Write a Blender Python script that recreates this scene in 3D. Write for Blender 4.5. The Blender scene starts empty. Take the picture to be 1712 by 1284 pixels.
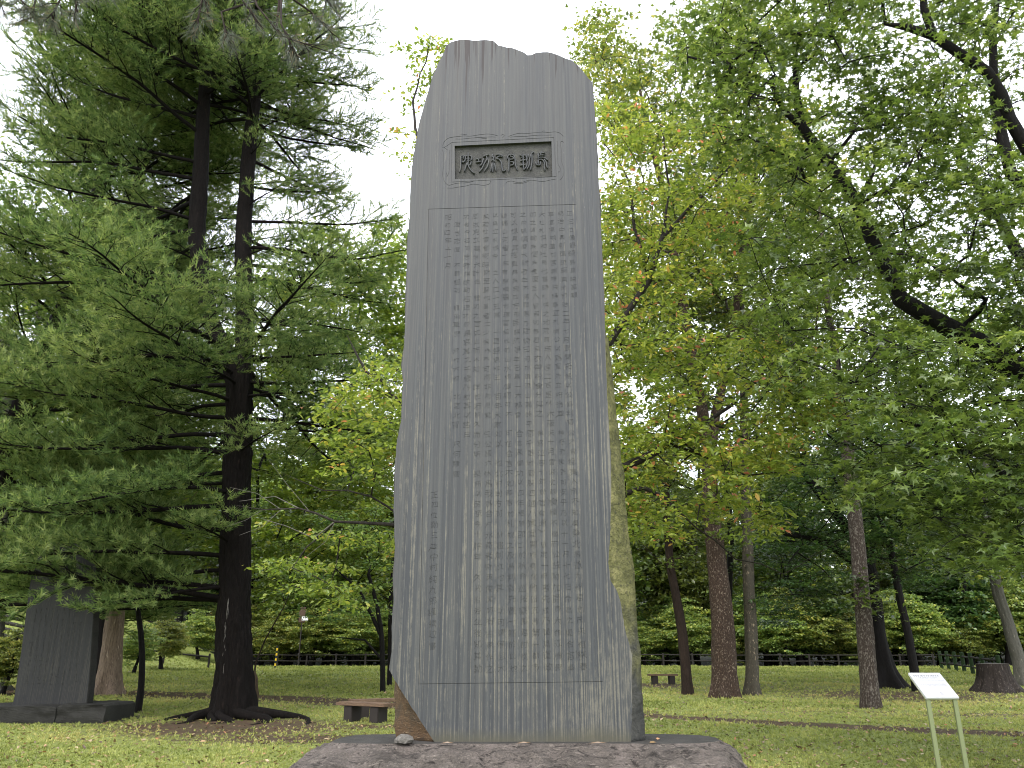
import bpy, bmesh, math, random
import numpy as np
from math import sin, cos, pi, radians, atan2, hypot, exp
from mathutils import Vector, Matrix, noise, geometry

sc = bpy.context.scene
C = sc.collection
RNG = np.random.default_rng(7)
random.seed(7)

# ------------------------------------------------------------------ camera
F = 1290.0; CX, CY = 856.0, 642.0; PITCH = math.atan(446.0 / F); EYE = 1.5
cam = bpy.data.cameras.new('camera'); camo = bpy.data.objects.new('camera', cam); C.objects.link(camo)
cam.sensor_width = 36; cam.lens = 36 * F / 1712; cam.clip_start = 0.1; cam.clip_end = 2000
camo.location = (0, 0, EYE); camo.rotation_euler = (pi / 2 + PITCH, 0, 0)
sc.camera = camo

# ------------------------------------------------------------------ world / sun / exposure
w = bpy.data.worlds.new('World'); sc.world = w; w.use_nodes = True
nt = w.node_tree; nt.nodes.clear()
out = nt.nodes.new('ShaderNodeOutputWorld')
sky = nt.nodes.new('ShaderNodeTexSky'); sky.sky_type = 'NISHITA'; sky.sun_disc = False
sky.sun_elevation = radians(52); sky.sun_rotation = radians(200); sky.dust_density = 4
b1 = nt.nodes.new('ShaderNodeBackground'); b1.inputs[1].default_value = 0.05
nt.links.new(sky.outputs[0], b1.inputs[0])
tc = nt.nodes.new('ShaderNodeTexCoord'); ns = nt.nodes.new('ShaderNodeTexNoise')
ns.inputs['Scale'].default_value = 1.6; ns.inputs['Detail'].default_value = 4
nt.links.new(tc.outputs['Generated'], ns.inputs['Vector'])
cr = nt.nodes.new('ShaderNodeValToRGB')
cr.color_ramp.elements[0].position = .3; cr.color_ramp.elements[0].color = (.80, .83, .90, 1)
cr.color_ramp.elements[1].position = .7; cr.color_ramp.elements[1].color = (.97, .98, 1.0, 1)
nt.links.new(ns.outputs['Fac'], cr.inputs[0])
b2 = nt.nodes.new('ShaderNodeBackground'); b2.inputs[1].default_value = 0.82
nt.links.new(cr.outputs[0], b2.inputs[0])
ad = nt.nodes.new('ShaderNodeAddShader')
nt.links.new(b1.outputs[0], ad.inputs[0]); nt.links.new(b2.outputs[0], ad.inputs[1])
nt.links.new(ad.outputs[0], out.inputs[0])
sl = bpy.data.lights.new('sun', 'SUN'); sl.energy = 1.1; sl.angle = radians(40); sl.color = (1, .97, .92)
so = bpy.data.objects.new('sun', sl); C.objects.link(so)
# soft sun high and behind the camera, a little to the left
az = radians(200); el = radians(52)
sd = Vector((sin(az) * cos(el), cos(az) * cos(el), sin(el)))
so.rotation_euler = sd.to_track_quat('Z', 'Y').to_euler()
sc.view_settings.view_transform = 'Standard'; sc.view_settings.look = 'None'
sc.view_settings.exposure = 1.55; sc.view_settings.gamma = 1
sc.view_settings.use_curve_mapping = False
sc.render.engine = 'CYCLES'
cy = sc.cycles
cy.max_bounces = 6; cy.diffuse_bounces = 4; cy.glossy_bounces = 2; cy.transmission_bounces = 5; cy.transparent_max_bounces = 4
cy.use_denoising = True; cy.filter_width = 1.0; cy.denoising_prefilter = 'ACCURATE'

# ------------------------------------------------------------------ helpers
cp, sp_ = cos(PITCH), sin(PITCH)
def P(u, v, Y):
    a = (u - CX) / F; b = (CY - v) / F
    dx, dy, dz = a, cp - b * sp_, sp_ + b * cp
    t = Y / dy
    return Vector((dx * t, Y, EYE + dz * t))

def sstep(a, b, x):
    t = min(1, max(0, (x - a) / (b - a))); return t * t * (3 - 2 * t)

def gz(x, y):
    h = .35 * sstep(24, 62, y)
    h += .03 * noise.noise(Vector((x * .25, y * .25, 0))) * sstep(9, 14, y) + .05 * noise.noise(Vector((x * .07, y * .07, 5)))* sstep(12, 25, y)
    if y > 66:
        h += -1.2 * sstep(67, 74, y) * (1 - sstep(74, 84, y)) + 17 * sstep(76, 175, y)
    # grassy bank on the left
    bx = sstep(-18, -38, x) if x < -18 else 0
    bx = sstep(0, 1, min(1, max(0, (-x - 20) / 20)))
    h += 6.5 * bx * sstep(44, 66, y)
    return h

def G(u, v):
    """point of the ground seen at a pixel of the photograph"""
    b = (CY - v) / F
    s = (sp_ + b * cp) / (cp - b * sp_)
    Y = 20.0
    for _ in range(60):
        p = P(u, v, Y); z = gz(p.x, Y)
        Yn = (z - EYE) / s if s < -1e-4 else 60
        Yn = max(3, min(66, Yn)); Y = .5 * Y + .5 * Yn
    p = P(u, v, Y); p.z = gz(p.x, Y); return p

def sz(px, p):
    """metres that px photo pixels cover at point p"""
    z = p.y * cp + (p.z - EYE) * sp_
    return px * z / F

def link(o, parent=None):
    C.objects.link(o)
    if parent: o.parent = parent
    return o

def mesh_np(name, V, F3=None, F4=None, mats=(), tint=None, smooth=False, mat3=None):
    me = bpy.data.meshes.new(name)
    V = np.asarray(V, dtype=np.float32).reshape(-1, 3)
    F3 = np.zeros((0, 3), np.int32) if F3 is None else np.asarray(F3, np.int32).reshape(-1, 3)
    F4 = np.zeros((0, 4), np.int32) if F4 is None else np.asarray(F4, np.int32).reshape(-1, 4)
    n3, n4 = len(F3), len(F4)
    me.vertices.add(len(V)); me.vertices.foreach_set('co', V.ravel())
    me.loops.add(n3 * 3 + n4 * 4)
    me.loops.foreach_set('vertex_index', np.concatenate([F3.ravel(), F4.ravel()]))
    me.polygons.add(n3 + n4)
    me.polygons.foreach_set('loop_start', np.concatenate([np.arange(n3) * 3, n3 * 3 + np.arange(n4) * 4]).astype(np.int32))
    if tint is not None:
        at = me.attributes.new('tint', 'FLOAT', 'FACE'); at.data.foreach_set('value', np.asarray(tint, np.float32))
    me.polygons.foreach_set('use_smooth', np.full(n3 + n4, bool(smooth)))
    for m in mats: me.materials.append(m)
    if mat3 is not None: me.polygons.foreach_set('material_index', np.asarray(mat3, np.int32))
    me.update(calc_edges=True); me.validate()
    return me

def obj(name, me, parent=None, loc=None, kind=None):
    o = bpy.data.objects.new(name, me)
    if loc is not None: o.location = loc
    if kind: o['kind'] = kind
    return link(o, parent)

def thing(name, label, cat, loc=(0, 0, 0), rotz=0, group=None):
    o = bpy.data.objects.new(name, None); o.empty_display_size = .2
    o.location = loc; o.rotation_euler = (0, 0, rotz); link(o)
    o['label'] = label; o['category'] = cat
    if group: o['group'] = group
    return o

def tag(o, label, cat, group=None):
    o['label'] = label; o['category'] = cat
    if group: o['group'] = group
    return o

class MB:
    """small mesh collector"""
    def __init__(s): s.v = []; s.f = []
    def box(s, c, d, M=None):
        n = len(s.v)
        for i in (-1, 1):
            for j in (-1, 1):
                for k in (-1, 1):
                    p = Vector((c[0] + i * d[0] / 2, c[1] + j * d[1] / 2, c[2] + k * d[2] / 2))
                    s.v.append(M @ p if M else p)
        for q in ((0, 1, 3, 2), (4, 6, 7, 5), (0, 4, 5, 1), (2, 3, 7, 6), (0, 2, 6, 4), (1, 5, 7, 3)):
            s.f.append([n + a for a in q])
        return s
    def mesh(s, name, mats, bevel=0, smooth=False):
        me = bpy.data.meshes.new(name); me.from_pydata([tuple(p) for p in s.v], [], s.f)
        for m in (mats if isinstance(mats, (list, tuple)) else [mats]): me.materials.append(m)
        if bevel:
            bm = bmesh.new(); bm.from_mesh(me)
            bmesh.ops.bevel(bm, geom=bm.edges[:], offset=bevel, segments=2, affect='EDGES')
            bm.to_mesh(me); bm.free()
        me.polygons.foreach_set('use_smooth', np.full(len(me.polygons), bool(smooth)))
        me.update(); return me

# ------------------------------------------------------------------ materials
def newmat(name):
    m = bpy.data.materials.new(name); m.use_nodes = True; t = m.node_tree; t.nodes.clear()
    o = t.nodes.new('ShaderNodeOutputMaterial'); return m, t, o
class N:
    def __init__(s, t): s.t = t
    def n(s, typ, **kw):
        x = s.t.nodes.new(typ)
        for k, v in kw.items(): setattr(x, k, v)
        return x
    def l(s, a, b): s.t.links.new(a, b)
    def co(s, scale=(1, 1, 1), kind='Object'):
        a = s.n('ShaderNodeTexCoord'); m = s.n('ShaderNodeMapping'); m.inputs['Scale'].default_value = scale
        s.l(a.outputs[kind], m.inputs[0]); return m.outputs[0]
    def noise(s, vec, scale=5, detail=4, rough=.55, dist=0):
        x = s.n('ShaderNodeTexNoise'); x.inputs['Scale'].default_value = scale; x.inputs['Detail'].default_value = detail
        x.inputs['Roughness'].default_value = rough; x.inputs['Distortion'].default_value = dist
        s.l(vec, x.inputs['Vector']); return x.outputs['Fac']
    def ramp(s, fac, stops, interp='LINEAR'):
        x = s.n('ShaderNodeValToRGB'); x.color_ramp.interpolation = interp; e = x.color_ramp.elements
        while len(e) < len(stops): e.new(.5)
        for i, (p, c) in enumerate(stops):
            e[i].position = p; e[i].color = (c[0], c[1], c[2], 1) if isinstance(c, tuple) else (c, c, c, 1)
        s.l(fac, x.inputs[0]); return x.outputs[0]
    def mix(s, fac, a, b, mode='MIX'):
        x = s.n('ShaderNodeMix', data_type='RGBA', blend_type=mode)
        for i, v in ((0, fac), (6, a), (7, b)):
            if isinstance(v, (int, float)): x.inputs[i].default_value = v if i == 0 else (v, v, v, 1)
            elif isinstance(v, tuple): x.inputs[i].default_value = (v[0], v[1], v[2], 1)
            else: s.l(v, x.inputs[i])
        return x.outputs[2]
    def math(s, op, a, b=0.0, c=None):
        x = s.n('ShaderNodeMath', operation=op); x.use_clamp = False
        for i, v in enumerate((a, b) if c is None else (a, b, c)):
            if isinstance(v, (int, float)): x.inputs[i].default_value = v
            else: s.l(v, x.inputs[i])
        return x.outputs[0]
    def bump(s, h, strength=.4, dist=.02):
        x = s.n('ShaderNodeBump'); x.inputs['Strength'].default_value = strength; x.inputs['Distance'].default_value = dist
        s.l(h, x.inputs['Height']); return x.outputs[0]
    def pbr(s, o, col, rough=.8, bump=None, spec=.3, metal=0):
        x = s.n('ShaderNodeBsdfPrincipled')
        if isinstance(col, tuple): x.inputs['Base Color'].default_value = (*col, 1)
        else: s.l(col, x.inputs['Base Color'])
        if isinstance(rough, (int, float)): x.inputs['Roughness'].default_value = rough
        else: s.l(rough, x.inputs['Roughness'])
        x.inputs['Specular IOR Level'].default_value = spec; x.inputs['Metallic'].default_value = metal
        if bump is not None: s.l(bump, x.inputs['Normal'])
        if o is not None: s.l(x.outputs[0], o.inputs[0])
        return x.outputs[0]
    def attr(s, name='tint'):
        x = s.n('ShaderNodeAttribute'); x.attribute_name = name; return x.outputs['Fac']
    def xyz(s, kind='Object'):
        a = s.n('ShaderNodeTexCoord'); x = s.n('ShaderNodeSeparateXYZ'); s.l(a.outputs[kind], x.inputs[0]); return x.outputs

def leaf_mat(name, stops, trans=.36, gain=1.9, rough=.36, yellow=(1.1, 1.08, .65), spec=.55, vary=.12):
    m, t, o = newmat(name); n = N(t)
    col = n.ramp(n.attr(), stops)
    oi = n.n('ShaderNodeObjectInfo')
    hs = n.n('ShaderNodeHueSaturation')
    n.l(n.math('MULTIPLY_ADD', oi.outputs['Random'], vary * .5, .5 - vary * .25), hs.inputs['Hue'])
    n.l(n.math('MULTIPLY_ADD', oi.outputs['Random'], vary * 3, 1 - vary * 1.5), hs.inputs['Value'])
    n.l(col, hs.inputs['Color']); col = hs.outputs[0]
    a = n.pbr(None, col, rough, None, spec)
    tr = n.n('ShaderNodeBsdfTranslucent')
    tcol = n.mix(1.0, col, (yellow[0] * gain, yellow[1] * gain, yellow[2] * gain), 'MULTIPLY')
    n.l(tcol, tr.inputs[0])
    mx = n.n('ShaderNodeMixShader'); mx.inputs[0].default_value = trans
    n.l(a, mx.inputs[1]); n.l(tr.outputs[0], mx.inputs[2]); n.l(mx.outputs[0], o.inputs[0])
    return m

M = {}
M['maple_leaf'] = leaf_mat('maple_leaf', [(0, (.014, .028, .008)), (.35, (.055, .09, .021)), (.75, (.13, .18, .045)), (1, (.22, .26, .09))], vary=.0)
M['dark_maple_leaf'] = leaf_mat('dark_maple_leaf', [(0, (.012, .028, .008)), (.6, (.04, .08, .021)), (1, (.11, .16, .042))], trans=.3, vary=.05)
M['plane_leaf'] = leaf_mat('plane_leaf', [(0, (.022, .038, .009)), (.5, (.08, .115, .026)), (.85, (.16, .20, .048)), (1, (.26, .25, .045))], vary=.0)
M['cherry_leaf'] = leaf_mat('cherry_leaf', [(0, (.07, .12, .02)), (.4, (.15, .21, .035)), (.78, (.27, .31, .06)), (.90, (.38, .33, .07)), (.96, (.42, .22, .08)), (1, (.42, .15, .10))], trans=.45, gain=1.7, yellow=(1.1, 1.05, .75), vary=0)
M['wood_leaf'] = leaf_mat('wood_leaf', [(0, (.018, .032, .008)), (.5, (.085, .125, .028)), (.85, (.18, .22, .052)), (1, (.28, .28, .06))], vary=.09)
M['bush_leaf'] = leaf_mat('bush_leaf', [(0, (.02, .038, .011)), (.4, (.09, .14, .04)), (.85, (.21, .26, .07)), (1, (.34, .33, .08))], vary=.10)
M['yellow_wood_leaf'] = leaf_mat('yellow_wood_leaf', [(0, (.06, .10, .018)), (.5, (.12, .18, .03)), (.9, (.22, .27, .05)), (1, (.36, .33, .07))], vary=.03)
M['needle'] = leaf_mat('needle', [(0, (.014, .032, .010)), (.35, (.08, .13, .044)), (.8, (.21, .26, .10)), (1, (.28, .32, .16))], trans=.42, gain=1.7, rough=.7, spec=.12, vary=0)
M['grey_needle'] = leaf_mat('grey_needle', [(0, (.03, .045, .028)), (.5, (.07, .09, .055)), (.85, (.12, .13, .09)), (1, (.2, .13, .06))], trans=.2, gain=1.2, rough=.5, vary=0)

def bark_mat(name, dark, mid, light, scale=(9, 9, 2), thr=.62, bump=.8, spec=.2, rough=.85):
    m, t, o = newmat(name); n = N(t)
    v = n.co(scale)
    a0 = n.noise(v, 2.2, 6, .65, .6); a1 = n.noise(v, 6.5, 5, .7, .9); b = n.noise(n.co((scale[0] * .9, scale[1] * .9, max(2.0, scale[2]) * .8)), 2.2, 5, .65, .4)
    a = n.math('ADD', n.math('MULTIPLY', a0, .5), n.math('MULTIPLY', a1, .5))
    col = n.ramp(a, [(.36, dark), (.58, mid)])
    fl = n.ramp(b, [(thr - .03, 0.0), (thr + .03, 1.0)])
    col = n.mix(fl, col, light)
    n.pbr(o, col, rough, n.bump(a, bump, .04), spec); return m
M['pine_bark'] = bark_mat('pine_bark', (.0012, .001, .001), (.0075, .0058, .005), (.016, .011, .009), (9, 9, 2.2), .64, 1.0, .12, .85)
M['maple_bark'] = bark_mat('maple_bark', (0.0072, 0.0054, 0.0042), (0.0420, 0.0312, 0.0240), (.11, .09, .07), (10, 10, 1.5), .7, 1.0)
M['black_bark'] = bark_mat('black_bark', (0.0018, 0.0018, 0.0018), (0.0084, 0.0072, 0.0066), (.03, .027, .024), (8, 8, 2), .7, .9)
M['plane_bark'] = bark_mat('plane_bark', (.010, .0065, .005), (.048, .031, .022), (.16, .13, .10), (12, 12, 7), .59, 1.0)
M['grey_plane_bark'] = bark_mat('grey_plane_bark', (0.0360, 0.0312, 0.0228), (0.0660, 0.0600, 0.0468), (.26, .21, .15), (8, 8, 4), .62, .5)
M['brown_bark'] = bark_mat('brown_bark', (0.0069, 0.0044, 0.0034), (0.0269, 0.0176, 0.0132), (.09, .068, .052), (9, 9, 2), .7, .9)
M['mottled_bark'] = bark_mat('mottled_bark', (.016, .011, .009), (.052, .040, .032), (.13, .115, .098), (13, 13, 7), .56, .9)
M['grey_bark'] = bark_mat('grey_bark', (0.0375, 0.0375, 0.0323), (0.0900, 0.0863, 0.0750), (.2, .19, .16), (8, 8, 2), .66, .7)
M['pale_wood'] = bark_mat('pale_wood', (0.0630, 0.0420, 0.0315), (0.2310, 0.1750, 0.1260), (.5, .42, .32), (9, 9, .8), .66, .8)
M['cherry_bark'] = bark_mat('cherry_bark', (0.0084, 0.0070, 0.0063), (0.0315, 0.0266, 0.0238), (.10, .095, .085), (8, 8, 4), .66, .6)
M['pale_twig'] = bark_mat('pale_twig', (.06, .055, .05), (.13, .12, .11), (.17, .16, .15), (8, 8, 4), .66, .3)

# slate of the monument
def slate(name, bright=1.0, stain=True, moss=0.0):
    m, t, o = newmat(name); n = N(t)
    x, y, z = n.xyz()
    v1 = n.co((34, 3, .35)); v2 = n.co((90, 6, 1.6)); v3 = n.co((9, 2, .16))
    big = n.noise(v3, 1, 3, .5)
    st = n.noise(v1, 1, 5, .6, .15); fi = n.noise(v2, 1, 4, .65, .1)
    gr = n.noise(n.co((1, 1, 1)), 60, 4, .7); cl = n.noise(n.co((1, 1, .5)), 2.2, 3, .5)
    col = n.ramp(st, [(.30, (.018, .021, .026)), (.5, (.036, .040, .046)), (.68, (.062, .066, .067))])
    col = n.mix(n.ramp(fi, [(.5, 0.0), (.72, .45)]), col, (.088, .087, .079))
    col = n.mix(n.ramp(big, [(.42, 0.0), (.7, .35)]), col, (.075, .073, .066))
    # thin cream deposits, denser low down and to the right
    low = n.math('MULTIPLY_ADD', z, -.055, .33); rt = n.math('MULTIPLY_ADD', x, .05, 0.0)
    dens = n.math('ADD', low, rt)
    s4 = n.noise(n.co((64, 2, .25)), 1, 5, .62, .1)
    brk = n.noise(n.co((20, 2, 9)), 1, 4, .7)
    f = n.math('ADD', s4, n.math('MULTIPLY', n.math('SUBTRACT', brk, .5), .35))
    f = n.math('ADD', f, n.math('MULTIPLY', dens, .36))
    f = n.math('ADD', f, n.math('MULTIPLY', n.math('SUBTRACT', cl, .5), .25))
    col = n.mix(n.ramp(f, [(.62, 0.0), (.73, .68)]), col, (.16, .15, .118))
    col = n.mix(n.ramp(gr, [(.35, .25), (.6, 0.0)]), col, (.035, .038, .042))
    sp = n.noise(n.co((1, 1, .6)), 26, 2, .5)
    col = n.mix(n.ramp(sp, [(.76, 0.0), (.80, .6)]), col, (.25, .24, .22))
    if stain:
        # dark rusty run-off below the broken top
        s5 = n.noise(n.co((17, 2, .3)), 1, 4, .6, .1)
        top = n.math('MULTIPLY_ADD', z, 1.9, -12.9)
        xa = n.math('MULTIPLY', n.math('SUBTRACT', n.math('ABSOLUTE', n.math('ADD', x, .47)), .20), -3.2)
        xb = n.math('MULTIPLY', n.math('SUBTRACT', n.math('ABSOLUTE', n.math('SUBTRACT', x, .63)), .12), -3.2)
        xm = n.math('MAXIMUM', n.math('MINIMUM', n.math('MAXIMUM', xa, xb), .12), -.55)
        top = n.math('ADD', top, xm)
        wv = n.math('ADD', n.math('MULTIPLY', n.math('SUBTRACT', s5, .565), 9.0), n.math('MINIMUM', top, .62))
        ff = n.ramp(wv, [(.18, 0.0), (.42, .95)])
        col = n.mix(ff, col, (.009, .005, .006))
        # greenish foot
        gz_ = n.math('ADD', n.math('MULTIPLY_ADD', z, -7, .8), n.math('MULTIPLY', n.math('SUBTRACT', cl, .5), 1.4))
        col = n.mix(n.ramp(gz_, [(0, 0.0), (.75, .75)]), col, (.06, .057, .036))
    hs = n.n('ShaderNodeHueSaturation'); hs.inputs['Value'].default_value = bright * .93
    n.l(col, hs.inputs['Color']); col = hs.outputs[0]
    h = n.math('ADD', n.math('MULTIPLY', fi, .6), n.math('MULTIPLY', gr, .3))
    n.pbr(o, col, n.ramp(st, [(0, .5), (1, .68)]), n.bump(h, .22, .006), .35)
    return m
M['slate'] = slate('slate')
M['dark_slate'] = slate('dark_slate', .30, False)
def rock(name, stops, scale=3, bump=1.0, flecks=None, rough=.8, dist=.03):
    m, t, o = newmat(name); n = N(t)
    a = n.noise(n.co(), scale, 8, .65, .5); b = n.noise(n.co((1, 1, 2.2)), scale * (3.5 if name != 'base_rock' else 2.0), 7, .72, 1.6)
    col = n.ramp(a, stops)
    if flecks: col = n.mix(n.ramp(b, [(.57, 0.0), (.66, .8)]), col, flecks)
    c2 = n.noise(n.co(), 40, 4, .7)
    col = n.mix(n.ramp(c2, [(.35, .4), (.55, 0.0)]), col, (.03, .028, .027))
    n.pbr(o, col, rough, n.bump(n.math('ADD', b, n.math('MULTIPLY', c2, .4)), bump, dist), .3); return m
def base_mat():
    m, t, o = newmat('base_rock'); n = N(t)
    a = n.noise(n.co((1, 1, 1)), 2.4, 6, .6, .4); b = n.noise(n.co((1, 1.8, 2.4)), 4.2, 8, .72, 2.0); c = n.noise(n.co((1, 1.8, 2.6)), 8, 7, .75, 1.6); d = n.noise(n.co(), 60, 3, .7)
    col = n.ramp(a, [(.32, (.09, .078, .068)), (.5, (.16, .137, .120)), (.68, (.22, .185, .165))])
    col = n.mix(n.ramp(b, [(.40, .9), (.49, 0.0)]), col, (.022, .018, .016))
    col = n.mix(n.ramp(c, [(.54, 0.0), (.64, .75)]), col, (.33, .285, .245))
    col = n.mix(n.ramp(d, [(.35, .5), (.55, 0.0)]), col, (.03, .026, .024))
    n.pbr(o, col, .8, n.bump(n.math('ADD', b, n.math('MULTIPLY', c, .6)), 1.0, .09), .3); return m
M['base_rock'] = base_mat()
M['base_top'] = rock('base_top', [(.35, (.022, .022, .021)), (.6, (.05, .047, .043)), (.75, (.08, .074, .066))], 5, 1.0, (.085, .078, .068), .65, .03)
M['broken_stone'] = rock('broken_stone', [(.3, (.05, .03, .016)), (.48, (.12, .072, .035)), (.62, (.07, .05, .03)), (.75, (.18, .13, .075))], 4.5, 1.0, (.28, .21, .13))
M['mossy_stone'] = rock('mossy_stone', [(.3, (.05, .052, .024)), (.48, (.105, .105, .045)), (.68, (.17, .165, .075))], 9, 1.0, (.24, .235, .11))
def shoulder():
    m, t, o = newmat('mossy_shoulder'); n = N(t); x, y, z = n.xyz()
    a = n.noise(n.co(), 9, 8, .7, .6); b = n.noise(n.co(), 28, 5, .7); c = n.noise(n.co(), 3, 4, .6)
    moss = n.ramp(a, [(.3, (.05, .052, .022)), (.48, (.11, .11, .045)), (.66, (.19, .18, .08))])
    moss = n.mix(n.ramp(b, [(.5, 0.0), (.66, .8)]), moss, (.045, .045, .03))
    st = n.ramp(a, [(.3, (.03, .031, .03)), (.6, (.07, .07, .064))])
    f = n.math('ADD', n.math('MULTIPLY_ADD', z, 1.6, -.75), n.math('MULTIPLY', n.math('SUBTRACT', c, .5), 3.2))
    n.pbr(o, n.mix(n.ramp(f, [(0, 0.0), (1, 1.0)]), st, moss), .9, n.bump(n.math('ADD', a, b), 1.0, .03), .2); return m
M['shoulder'] = shoulder()
M['side_stone'] = rock('side_stone', [(.3, (.035, .036, .034)), (.6, (.075, .075, .07)), (.75, (.11, .105, .08))], 6, 1, (.15, .145, .12))
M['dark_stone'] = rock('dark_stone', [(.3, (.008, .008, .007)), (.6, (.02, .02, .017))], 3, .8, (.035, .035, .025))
M['panel_floor'] = rock('panel_floor', [(.3, (.030, .031, .031)), (.5, (.050, .051, .049)), (.7, (.068, .069, .060))], 12, .9, (.09, .088, .07), dist=.008)
M['pale_rock'] = rock('pale_rock', [(.3, (.08, .074, .066)), (.6, (.17, .16, .145))], 8, .8, None)

def plain(name, col, rough=.6, metal=0, spec=.4, var=.15, sc_=8):
    m, t, o = newmat(name); n = N(t)
    a = n.noise(n.co(), sc_, 5, .6)
    c = n.mix(a, tuple(k * (1 - var) for k in col), tuple(min(1, k * (1 + var)) for k in col))
    n.pbr(o, c, rough, n.bump(a, .1, .005), spec, metal); return m
M['sign_white'] = plain('sign_white', (.56, .57, .61), .35, 0, .5, .03)
M['sign_lip'] = plain('sign_lip', (.66, .68, .6), .4, 0, .5, .05)
M['sign_ink'] = plain('sign_ink', (.20, .20, .23), .5)
M['sign_post'] = plain('sign_post', (.19, .22, .115), .32, .35, .5, .06)  # olive base colour stands in for grass reflected in the steel
M['plank'] = bark_mat('plank', (0.0600, 0.0375, 0.0263), (0.1650, 0.1125, 0.0750), (.3, .22, .16), (2, 20, 20), .66, .4)
M['bench_leg'] = plain('bench_leg', (.018, .014, .012), .8)
M['fence_wood'] = bark_mat('fence_wood', (0.0084, 0.0077, 0.0070), (0.0280, 0.0252, 0.0231), (.07, .065, .055), (3, 9, 9), .7, .6)
M['mossy_post'] = plain('mossy_post', (.018, .034, .012), .9, 0, .2, .5)
M['straw'] = bark_mat('straw', (.02, .014, .01), (.07, .05, .03), (.12, .09, .05), (20, 20, 2), .66, .6)
M['yellow'] = plain('yellow', (.75, .5, .03), .5)
M['black'] = plain('black', (.012, .012, .012), .5)
M['red_brown_board'] = plain('red_brown_board', (.06, .035, .022), .7)
M['paper_white'] = plain('paper_white', (.62, .63, .65), .6)

# ground
def ground_mat():
    m, t, o = newmat('lawn'); n = N(t)
    at = n.n('ShaderNodeAttribute'); at.attribute_name = 'dirt'; dirt = at.outputs['Fac']
    big = n.noise(n.co(), .35, 4, .6); med = n.noise(n.co(), 1.6, 5, .65); fine = n.noise(n.co(), 22, 5, .75); f2 = n.noise(n.co(), 70, 3, .7)
    g = n.ramp(fine, [(.3, (.07, .09, .024)), (.5, (.175, .205, .058)), (.7, (.27, .295, .10))])
    g = n.mix(n.ramp(med, [(.5, 0.0), (.75, .5)]), g, (.14, .13, .055))
    g = n.mix(n.ramp(big, [(.4, 0.0), (.65, .35)]), g, (.17, .215, .045))
    soil = n.ramp(fine, [(.3, (.022, .014, .010)), (.55, (.065, .043, .031)), (.75, (.11, .08, .055))])
    lit = n.ramp(f2, [(.66, 0.0), (.70, 1.0)])
    soil = n.mix(lit, soil, (.20, .15, .08))
    soil = n.mix(n.ramp(med, [(.4, 0.0), (.7, .6)]), soil, (.10, .055, .035))
    soil = n.mix(n.ramp(n.noise(n.co(), 9, 5, .75), [(.52, 0.0), (.62, .75)]), soil, (.10, .12, .035))
    edge = n.math('ADD', dirt, n.math('MULTIPLY', n.math('SUBTRACT', n.noise(n.co(), 5, 6, .8), .5), 1.7))
    col = n.mix(n.ramp(edge, [(.42, 0.0), (.62, 1.0)]), g, soil)
    n.pbr(o, col, .9, n.bump(n.math('ADD', fine, f2), .7, .03), .15); return m
M['lawn'] = ground_mat()
M['forest_floor'] = rock('forest_floor', [(.3, (.012, .011, .007)), (.5, (.025, .03, .012)), (.7, (.05, .05, .02))], 1.5, .6, (.05, .06, .02))
M['grass'] = leaf_mat('grass', [(0, (.10, .13, .034)), (.45, (.235, .27, .078)), (.85, (.34, .36, .13)), (1, (.36, .33, .13))], trans=.3, gain=1.4, rough=.55, spec=.15, vary=0)
M['litter'] = leaf_mat('litter', [(0, (.05, .03, .02)), (.4, (.13, .08, .04)), (.75, (.27, .19, .08)), (.93, (.34, .27, .16)), (1, (.36, .13, .05))], trans=.1, gain=1.1, vary=0)

# ------------------------------------------------------------------ tree tools
def tubes(paths, sides=6, tip=True):
    """paths: list of (points (n,3), radii (n)) -> V, F4"""
    Vs, Fs = [], []; base = 0
    for pts, rad in paths:
        pts = np.asarray(pts, float); rad = np.asarray(rad, float); n = len(pts)
        if n < 2: continue
        k = sides if not callable(sides) else sides(rad[0])
        d = np.gradient(pts, axis=0); d /= np.linalg.norm(d, axis=1)[:, None] + 1e-9
        ref = np.array([1., 0, 0]) if abs(d[0][0]) < .8 else np.array([0, 1., 0])
        u = np.zeros_like(d); r = ref
        for i in range(n):
            q = r - d[i] * np.dot(r, d[i]); q /= np.linalg.norm(q) + 1e-9; u[i] = q; r = q
        v = np.cross(d, u)
        a = np.arange(k) * 2 * pi / k
        ring = pts[:, None, :] + rad[:, None, None] * (np.cos(a)[None, :, None] * u[:, None, :] + np.sin(a)[None, :, None] * v[:, None, :])
        Vs.append(ring.reshape(-1, 3))
        i = np.arange(n - 1)[:, None] * k; j = np.arange(k)[None, :]; j2 = (j + 1) % k
        Fs.append(np.stack([i + j, i + j2, i + k + j2, i + k + j], -1).reshape(-1, 4) + base)
        base += n * k
    return (np.concatenate(Vs) if Vs else np.zeros((0, 3))), (np.concatenate(Fs) if Fs else np.zeros((0, 4), int))

def basis(nrm, rng, fwd=None):
    """orthonormal frames with z=nrm; fwd optional preferred x"""
    n = nrm / (np.linalg.norm(nrm, axis=1)[:, None] + 1e-9)
    if fwd is None: fwd = rng.normal(size=n.shape)
    x = fwd - n * np.sum(fwd * n, 1)[:, None]; x /= np.linalg.norm(x, axis=1)[:, None] + 1e-9
    y = np.cross(n, x); return np.stack([x, y, n], 2)     # columns

def scatter(tv, tf, pos, B, s, tint):
    N_ = len(pos); k = len(tv)
    V = np.einsum('nij,kj->nki', B, tv) * np.asarray(s)[:, None, None] + pos[:, None, :]
    Fx = tf[None] + (np.arange(N_) * k)[:, None, None]
    return V.reshape(-1, 3), Fx.reshape(-1, tf.shape[1]), np.repeat(tint, len(tf))

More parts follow.
